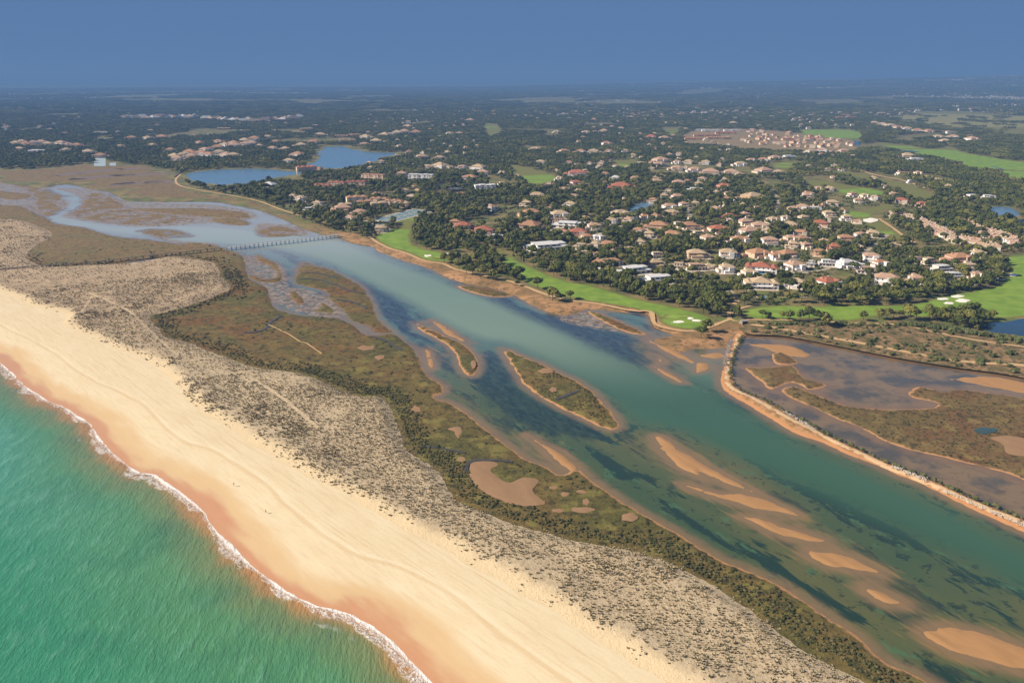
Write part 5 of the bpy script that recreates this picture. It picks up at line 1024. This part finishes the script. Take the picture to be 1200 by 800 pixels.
# ------------------------------------------------------------------ trees
no_tree = [REG[k] for k in REG if k.startswith(('fairway#', 'pond#', 'lake#', 'lawn', '~'))]+[NM, SCRUB, court_poly, cp]+FIELDS
HX = np.array([(h['x'], h['y'], h['w'], h['kind'] == 'T', h['py']) for h in HOUSES])
def free(p, buf, front=1.0):
    ok = inside(p, gpoly); ok &= (seg_dist(p, ground_shore, False) > 20+buf)
    for q in no_tree:
        lo = q.min(0)-buf; hi = q.max(0)+buf; near = ok & (p[:, 0] > lo[0]) & (p[:, 0] < hi[0]) & (p[:, 1] > lo[1]) & (p[:, 1] < hi[1])
        if near.any():
            idx = np.nonzero(near)[0]; s = sdf(p[idx], q); ok[idx[s > -buf]] = False
    u = p*1.034          # low growth only on the near side of grass and water
    for k in REG:
        if k.startswith(('fairway#', 'pond#', 'lake#', '~estate', '~resv')) and k[-1] not in 'ABC': ok &= ~inside(u, REG[k])
    for x, y, w, tt, py in HX:
        d = p-np.array([x, y]); 
        if tt and py > 200: ok &= ~((np.abs(d[:, 0]) < w*.62+buf*.3) & (d[:, 1] > -w*.8-4) & (d[:, 1] < w*.7))
        else:
            lat = x/y; along_ = d[:, 0]-d[:, 1]*lat                      # ground in front of a house is garden, not wood
            fr_ = w*.55+(9*front if py > 215 else .018*y); ok &= ~((np.abs(along_) < w*.52+buf*.5+1) & (d[:, 1] > -fr_) & (d[:, 1] < w*.42+3))
    for x, y, r_ in CLEAR: ok &= ~(np.hypot(p[:, 0]-x, p[:, 1]-y) < r_)
    return ok
def jgrid(x0, x1, y0, y1, g, wedge=.80):
    X, Y = np.meshgrid(np.arange(x0, x1, g), np.arange(y0, y1, g)); X = X+(np.arange(X.shape[0]) % 2)[:, None]*g*.5
    p = np.stack([X.ravel(), Y.ravel()], 1)+rng.uniform(-.36, .36, (X.size, 2))*g; return p[(np.abs(p[:, 0]) < p[:, 1]*wedge+60)]
R1, R2, R3 = 1750.0, 5200.0, 19000.0
p = jgrid(-1500, 1500, 550, R1+80, 8.8); r_ = np.hypot(p[:, 0], p[:, 1]); p = p[r_ < R1]
dens = fbm(p[:, 0], p[:, 1], 90, 4, 21)+.35*fbm(p[:, 0], p[:, 1], 26, 3, 22); p = p[dens > -.20]; p = p[free(p, 2.2)]
ns = fbm(p[:, 0], p[:, 1], 60, 3, 30); sc_ = np.clip(1.0+.40*ns+rng.normal(0, .24, len(p)), .4, 1.75)
order = np.argsort(np.hypot(p[:, 0], p[:, 1])); p = p[order]; sc_ = sc_[order]
SPEC = [(968,383,1.5,'C'),(960,381,1.2,'C'),(948,375,1.2,'C'),(938,377,1.1,'C'),(925,376,1.0,'C'),(917,374,.8,'C'),(893,373,.9,'C'),(900,374,.8,'C'),(1113,369,1.1,'C'),(1127,372,1.25,'C'),(1136,370,1.3,'C'),(1142,368,1.0,'C'),(1098,375,1.05,'C'),(1090,375,.8,'C'),(1107,377,.7,'C'),(487,259,.7,'A'),(604,327,.9,'B'),(611,330,.8,'B'),(598,324,.8,'B'),(965,222,1.3,'G'),(1140,335,1.1,'C'),(1148,337,1.2,'C'),(1156,334,1.1,'C'),(1133,340,1.2,'C'),(1124,341,1.1,'C'),(1163,329,1.0,'C'),(1170,326,.9,'C')]
def pine(x, y, s, label, group):
    i = random.randrange(len(PINES)); c, t = PINES[i]; e = empty('pine_tree', (x, y, GZ), random.uniform(0, 6.28)); e.scale = (s, s, s*random.uniform(.88, 1.12)); tag(e, label, 'tree', group)
    link('crown', c, None, e); link('trunk', t, None, e)
for i_, (x, y, s, k) in enumerate(sorted(SPEC)):
    q = P(x, y, GZ); pine(q[0], q[1], s, {'C': 'dark round pine on the right fairway grass, %s from left' % ordinal(1+sum(1 for q in sorted(SPEC)[:i_] if q[3] == 'C')), 'A': 'lone small tree on the bright curving fairway', 'B': 'bushy pine at the start of the long fairway, %s from left' % ordinal(1+sum(1 for q in sorted(SPEC)[:i_] if q[3] == 'B')), 'G': 'lone dark pine on the far short fairway'}[k], 'pines on the fairways')
NIND = 300-len(SPEC)
SEGS = [(470,'on the hotel slope'),(560,'right of the curving fairway'),(620,'at the start of the long fairway'),(680,'behind the long fairway'),(740,'below the flat roofed houses'),(800,'behind the bunkered green'),(860,'left of the sandy lane'),(930,'below the nearer mansion'),(1000,'behind the right fairway start'),(1060,'behind the right fairway'),(1110,'left of the right bunkers'),(1400,'above the right bunkers')]
LS = {}
for (x, y), s in zip(p[:NIND], sc_[:NIND]):
    q = proj(x, y, GZ); LS.setdefault(next(l for m_, l in SEGS if q[0] < m_), []).append((q[0], x, y, s))
for seg, L in LS.items():
    for i, (qx, x, y, s) in enumerate(sorted(L)): pine(x, y, s, '%s rounded pine, %s from left %s' % ('tall' if s > 1.15 else 'low' if s < .85 else 'green', ordinal(i+1), seg), 'pines along the near edge of the wood')
scatter('pine_wood', pine_p*3+broad_p, np.column_stack([p[NIND:], np.full(len(p)-NIND, GZ)]), sc_[NIND:], 'dense green pine wood growing around and behind the villas', 'wood')
p = jgrid(-4400, 4800, 900, R2, 25.0, .86); r_ = np.hypot(p[:, 0], p[:, 1]); p = p[(r_ >= R1) & (r_ < R2)]
dens = fbm(p[:, 0], p[:, 1], 260, 4, 25); p = p[dens > -.36]; no_tree = no_tree[:-len(FIELDS)]; p = p[free(p, 9, 1.6)]; infield = np.max([inside(p, q) for q in FIELDS], 0).astype(bool); p = p[~infield | (fbm(p[:, 0], p[:, 1], 70, 3, 29) > .25)]
scatter('far_wood', clump_p, np.column_stack([p, np.full(len(p), GZ)]), rng.uniform(.8, 1.12, len(p)), 'dark wooded plain in the middle distance behind the lakes', 'wood')
p = jgrid(-15000, 16500, 3000, R3, 92.0, .88); r_ = np.hypot(p[:, 0], p[:, 1]); p = p[(r_ >= R2) & (r_ < R3)]
dens = fbm(p[:, 0], p[:, 1], 900, 4, 26); p = p[dens > -.22]
for q in FIELDS: p = p[~inside(p, q)]
scatter('distant_wood', big_p, np.column_stack([p, GZ+hills(p[:, 0], p[:, 1])-1.0]), rng.uniform(.8, 1.2, len(p)), 'blue hazy woods on the plain below the skyline', 'wood')
g = jgrid(-1300, 1300, 600, 1700, 5.6); hh = HX[(HX[:, 3] == 0)]; best = np.full(len(g), 9.0)
for x, y, w, tt, py in hh: d = g-np.array([x, y]); best = np.minimum(best, np.maximum(np.abs(d[:, 0])/(w*.5+16), np.abs(d[:, 1]+6)/(w*.5+20))+9*((np.abs(d[:, 0]) < w*.60) & (np.abs(d[:, 1]) < w*.55)))
g = g[(best < 1.0)]; g = g[(np.hypot(g[:, 0], g[:, 1]) < 1700) & (fbm(g[:, 0], g[:, 1], 16, 3, 71) > -.12)]
okg = inside(g, gpoly)
for q in no_tree: okg &= ~inside(g, q)
for x, y, w, tt, py in hh: okg &= ~((np.abs(g[:, 0]-x) < w*.60) & (np.abs(g[:, 1]-y) < w*.58))
g = g[okg]; scatter('garden_shrubs', [proto('garden_shrub', m_) for m_ in SHRUBS], np.column_stack([g, np.full(len(g), GZ)]), rng.uniform(.5, 1.9, len(g)), 'garden hedges and bushes growing around the villas', 'garden shrubs')
# ---- pale specks of far hamlets
v, f = [], []; hp = jgrid(-9000, 13000, 2500, 17000, 62, .76); r_ = np.hypot(hp[:, 0], hp[:, 1]); dn = fbm(hp[:, 0], hp[:, 1], 1400, 4, 31)+.5*fbm(hp[:, 0], hp[:, 1], 320, 3, 33)+.25*sst(hp[:, 0]/hp[:, 1], .1, .6)
hp_in = np.zeros(len(hp), bool)
for q in FIELDS+no_tree: hp_in |= inside(hp, q)
hp = hp[~hp_in & (r_ > 2900) & (rng.random(len(hp)) < sst(dn, .12, .75)*.42*sst(r_, 2600, 5200))]
mi = []
for x, y in hp.tolist():
    w = random.uniform(9, 24); d = random.uniform(8, 14); z = GZ+float(hills(np.array([x]), np.array([y]))[0]); h_ = random.uniform(7, 12); n0 = len(f)
    addbox(v, f, x-w/2, x+w/2, y-d/2, y+d/2, z-2, z+h_); mi += [0]*(len(f)-n0); n0 = len(f); addhip(v, f, x-w/2, x+w/2, y-d/2, y+d/2, z+h_, .4, .4); mi += [1]*(len(f)-n0)
me = mesh('distant_buildings', v, f); me.materials.append(MW['white']); me.materials.append(MR['rose']); me.polygons.foreach_set('material_index', mi)
tag(link('distant_buildings', me), 'pale specks of far houses scattered over the hazy plain', 'buildings', kind='stuff')

# ------------------------------------------------------------------ shrubs, tussocks, marsh plants, rubble
SHL = []
def shrub(x, y, z, s, label, group):
    o = link('shrub', random.choice(SHRUBS)); o.location = (x, y, z); o.scale = (s, s, s*random.uniform(.75, 1.0)); o.rotation_euler = (0, 0, random.uniform(0, 6.28)); tag(o, label, 'shrub', group); SHL.append((label, proj(x, y, z)[0], s, o))
for k in range(26):
    t = k/25; q = P(1066+t*128+random.uniform(-2, 2), 381+t*18+random.uniform(-1.2, 1.2), GZ); shrub(q[0], q[1], GZ, random.uniform(2.2, 3.4), 'bright green rounded bush in the row between scrub and pond', 'bushes in the row below the right fairway')
for k in range(44):
    t = k/43; q = P(884+t*190+random.uniform(-2, 2), 378.5+t*3+random.uniform(-1.5, 2.5), GZ); shrub(q[0], q[1], GZ, random.uniform(1.0, 2.6), 'green bush along the lower edge of the right fairway', 'bushes along the right fairway edge')
cnt = 0
while cnt < 210:
    x = random.uniform(872, 1200); y = random.uniform(378, 440); q = np.array([P(x, y, GZ)])
    if sdf(q, SCRUB)[0] < 3 or fbm(q[:, 0], q[:, 1], 30, 3, 44)[0] < -.15: continue
    shrub(q[0, 0], q[0, 1], GZ+.1, random.choice([.6, .8, 1.0, 1.3, 1.8, 2.2])*random.uniform(.8, 1.2), '%s scrub bush on the sandy strip above the pond' % random.choice(['low dark', 'rounded dark']), 'scrub bushes on the sandy strip'); cnt += 1
inner = wl([(878,390),(870,400),(862,420),(861,440),(869,454),(900,468),(930,484),(960,500),(990,515),(1020,529),(1050,542),(1080,554),(1110,566),(1140,580),(1170,592),(1200,604)], 2.5)
for i in range(len(inner)):
    if random.random() < .1: continue
    q = inner[i]+np.array([random.uniform(-4.5, -2.5), random.uniform(-5.0, -2.5)]); shrub(q[0], q[1], 1.0, random.uniform(.6, 1.3), 'small dark bush along the pond side of the causeway', 'bushes along the causeway')
p = scatter_grid(DUNE.min(0), DUNE.max(0), 1.2); p = p[(np.hypot(p[:, 0], p[:, 1]) < 1900)]; p = p[inside(p, DUNE)]
fd = seg_dist(p, dune_front, False); bd = seg_dist(p, DUNE); pd = np.min([seg_dist(p, q, False) for q in dpaths], 0)
keep = (fbm(p[:, 0], p[:, 1], 34, 4, 51)*.9+.9*fbm(p[:, 0], p[:, 1], 8, 3, 52)+.55*sst(fd, 3, 24)-.25*sst(bd, 8, 0) > rng.uniform(-.25, .55, len(p))) & (pd > 1.3) & (fd > 1.0)
p = p[keep]; bd = bd[keep]; fd = fd[keep]; rr = np.hypot(p[:, 0], p[:, 1])
z = .5+2.1*sst(bd, -.01, 12)+dune_h(p, bd)+1.6*sst(fd, 30, 0)-.08
scatter('dune_grass', tus_p, np.column_stack([p, z]), (.35+.85*rng.random(len(p))**2.2)*np.clip(rr/560, 1, 1.2)*(1+.5*sst(fbm(p[:, 0], p[:, 1], 30, 3, 58), .1, .5)), 'dark grass tussocks dotting the dunes behind the beach', 'dune grass')
def marsh_plants(name, poly, g, rule, label, zf=1.05, s0=.5, s1=1.3):
    p = scatter_grid(poly.min(0), poly.max(0), g); p = p[np.hypot(p[:, 0], p[:, 1]) < 1100]; p = p[inside(p, poly)]; p = p[~inside(p, DUNE)]
    for k in REG:
        if k.startswith(('mud_pan', 'sand_pan', 'pool#')) and len(p): p = p[~inside(p, REG[k])]
    d = seg_dist(p, poly); b = seg_dist(p, DUNE); k = rule(p, d, b); p = p[k]; rr = np.hypot(p[:, 0], p[:, 1])
    return scatter(name, mb_p, np.column_stack([p, np.full(len(p), zf-.25)]), rng.uniform(s0, s1, len(p))*np.clip(rr/600, 1, 1.5), label, 'marsh plants')
marsh_plants('marsh_scrub', MARSH, 1.7, lambda p, d, b: (d > 5) & ((sst(b, 22, 4)*.85+.25*fbm(p[:, 0], p[:, 1], 14, 3, 61)+.18*(fbm(p[:, 0], p[:, 1], 22, 3, 62) > .1)) > rng.uniform(.1, 1.0, len(p))), 'dark green marsh scrub along the foot of the dunes', 1.05, .4, 1.25)
marsh_plants('island_scrub', REG['marsh_island#long'], 2.4, lambda p, d, b: (d > 5) & (fbm(p[:, 0], p[:, 1], 12, 3, 63) > .05), 'low olive tufts covering the long marsh island', .95, .5, .9)
marsh_plants('reeds', REG['east_marsh'], 3.4, lambda p, d, b: (d > 4) & (rng.random(len(p)) < .6), 'straw coloured tufts covering the marsh inside the causeway', .95, .5, .9)
M['rock'] = plain('pale_rock', (.50, .44, .37, 1), .9, .25, .6)
def rock(i):
    r = random.Random(i); bm = bmesh.new(); bmesh.ops.create_icosphere(bm, subdivisions=1, radius=.5)
    v = [(q.co.x*r.uniform(.8, 1.3), q.co.y*r.uniform(.7, 1.1), q.co.z*r.uniform(.5, .8)) for q in bm.verts]; f = [tuple(w.index for w in q.verts) for q in bm.faces]; bm.free(); me = mesh('stone', v, f); me.materials.append(M['rock']); return proto('stone', me)
rocks = [rock(i) for i in range(4)]; rp = []
for seg, dens_ in (([(918,484),(935,494),(955,506)], 220), ([(1045,549),(1065,557),(1085,565)], 200), ([(1105,577),(1140,593),(1170,606),(1205,622),(1260,648)], 420), ([(853,440),(849,425),(853,410),(858,400)], 160), ([(858,457),(880,469),(905,482)], 60)):
    c = wl(seg, 1.0); t = rng.random(dens_)*(len(c)-1.001); i = t.astype(int); q = c[i]+(c[i+1]-c[i])*(t-i)[:, None]+rng.normal(0, 1.0, (dens_, 2)); rp.append(q)
rp = np.vstack(rp); scatter('rubble', rocks, np.column_stack([rp, np.full(len(rp), 1.75)]), rng.uniform(.2, .75, len(rp)), 'pale stone rubble strewn along the causeway', 'rubble')

for lb in sorted({q[0] for q in SHL}):
    for i, (l, px_, s_, o) in enumerate(sorted([q for q in SHL if q[0] == lb], key=lambda q: q[1])): o['label'] = '%s, %s from left' % (l, ordinal(i+1))
# ------------------------------------------------------------------ two walkers on the beach
def person(px, py, top, legs, label, phase):
    x, y = P(px, py); z = 1.75; e = empty('person', (x, y, z), random.uniform(0, 6)); tag(e, label, 'person', 'walkers on the beach')
    J = {'pel': (0, 0, .95), 'che': (0, .02, 1.32), 'nec': (0, .02, 1.48), 'hea': (0, .04, 1.60), 'cro': (0, .04, 1.72)}
    E = [('pel', 'che'), ('che', 'nec'), ('nec', 'hea'), ('hea', 'cro')]; Rr = {'pel': .15, 'che': .17, 'nec': .06, 'hea': .10, 'cro': .08}
    for s, nm in ((-1, 'l'), (1, 'r')):
        st = .22*s*phase
        for a, b, c in (('hip', (s*.10, 0, .88), .10), ('kne', (s*.10, st*.6+.04, .48), .065), ('ank', (s*.10, st, .08), .045), ('toe', (s*.11, st+.14, .04), .04), ('sho', (s*.19, .02, 1.42), .07), ('elb', (s*.25, -st*.4, 1.14), .05), ('wri', (s*.24, -st*.6+.12, .90), .035), ('han', (s*.24, -st*.6+.16, .82), .035)): J[nm+a] = b; Rr[nm+a] = c
        E += [('pel', nm+'hip'), (nm+'hip', nm+'kne'), (nm+'kne', nm+'ank'), (nm+'ank', nm+'toe'), ('che', nm+'sho'), (nm+'sho', nm+'elb'), (nm+'elb', nm+'wri'), (nm+'wri', nm+'han')]
    K = list(J); me = bpy.data.meshes.new('body'); me.from_pydata([J[k] for k in K], [(K.index(a), K.index(b)) for a, b in E], []); me.update()
    o = link('body', me, plain('skin', (.42, .26, .18, 1), .6), e); sk = o.modifiers.new('skin', 'SKIN')
    for i, k in enumerate(K): me.skin_vertices[0].data[i].radius = (Rr[k], Rr[k])
    me.skin_vertices[0].data[0].use_root = True; o.modifiers.new('sub', 'SUBSURF').levels = 1; o.modifiers['sub'].render_levels = 2
    def shell(nm, secs, m):
        v = []; f = []; n = 12
        for (cx, cy, cz, rx, ry) in secs: v += [(cx+rx*math.cos(6.283*k/n), cy+ry*math.sin(6.283*k/n), cz) for k in range(n)]
        for a in range(len(secs)-1): f += [(a*n+k, a*n+(k+1) % n, (a+1)*n+(k+1) % n, (a+1)*n+k) for k in range(n)]
        link(nm, mesh(nm, v, f, True), m, e)
    shell('shirt', [(0, 0, .86, .21, .17), (0, .01, 1.15, .20, .16), (0, .02, 1.38, .25, .16), (0, .02, 1.47, .12, .10)], top)
    for s in (-1, 1): shell('trouser_leg', [(s*.10, .22*s*phase*.75+.02, .30, .09, .09), (s*.10, .22*s*phase*.5+.03, .5, .095, .095), (s*.10, 0, .9, .13, .14)], legs)
    shell('hair', [(0, .02, 1.60, .115, .125), (0, .02, 1.70, .10, .11), (0, .03, 1.745, .03, .03)], plain('hair', (.04, .025, .015, 1), .6))
dk = plain('dark_cloth', (.03, .03, .05, 1), .9); rd = plain('red_cloth', (.35, .06, .05, 1), .9); wh = plain('white_cloth', (.6, .6, .58, 1), .9)
person(274.5, 572, dk, dk, 'walker in dark clothes on the open sand, farther of the two', 1)
person(312, 604, rd, dk, 'walker in a red top on the open sand, nearer of the two', -1)

# ------------------------------------------------------------------ the hazy air
def haze():
    x0, x1, y0, y1, z0, z1 = -70000, 70000, -1500, 95000, -2.0, 430.0
    v = [(x, y, z) for z in (z0, z1) for y in (y0, y1) for x in (x0, x1)]
    me = mesh('haze', v, [(0, 2, 3, 1), (4, 5, 7, 6), (0, 1, 5, 4), (2, 6, 7, 3), (0, 4, 6, 2), (1, 3, 7, 5)])
    m = bpy.data.materials.new('haze_air'); m.use_nodes = True; t = m.node_tree; t.nodes.clear()
    out = t.nodes.new('ShaderNodeOutputMaterial'); pv = t.nodes.new('ShaderNodeVolumePrincipled')
    pv.inputs['Color'].default_value = HAZE_COL+(1,); pv.inputs['Density'].default_value = HAZE_D; pv.inputs['Anisotropy'].default_value = 0.0
    t.links.new(pv.outputs[0], out.inputs['Volume'])
    o = link('haze', me, m); tag(o, 'blue haze lying over the far plain', 'haze', kind='stuff')
HAZE_D = 1.2e-4; HAZE_COL = (0.165, 0.31, 0.57)
haze()
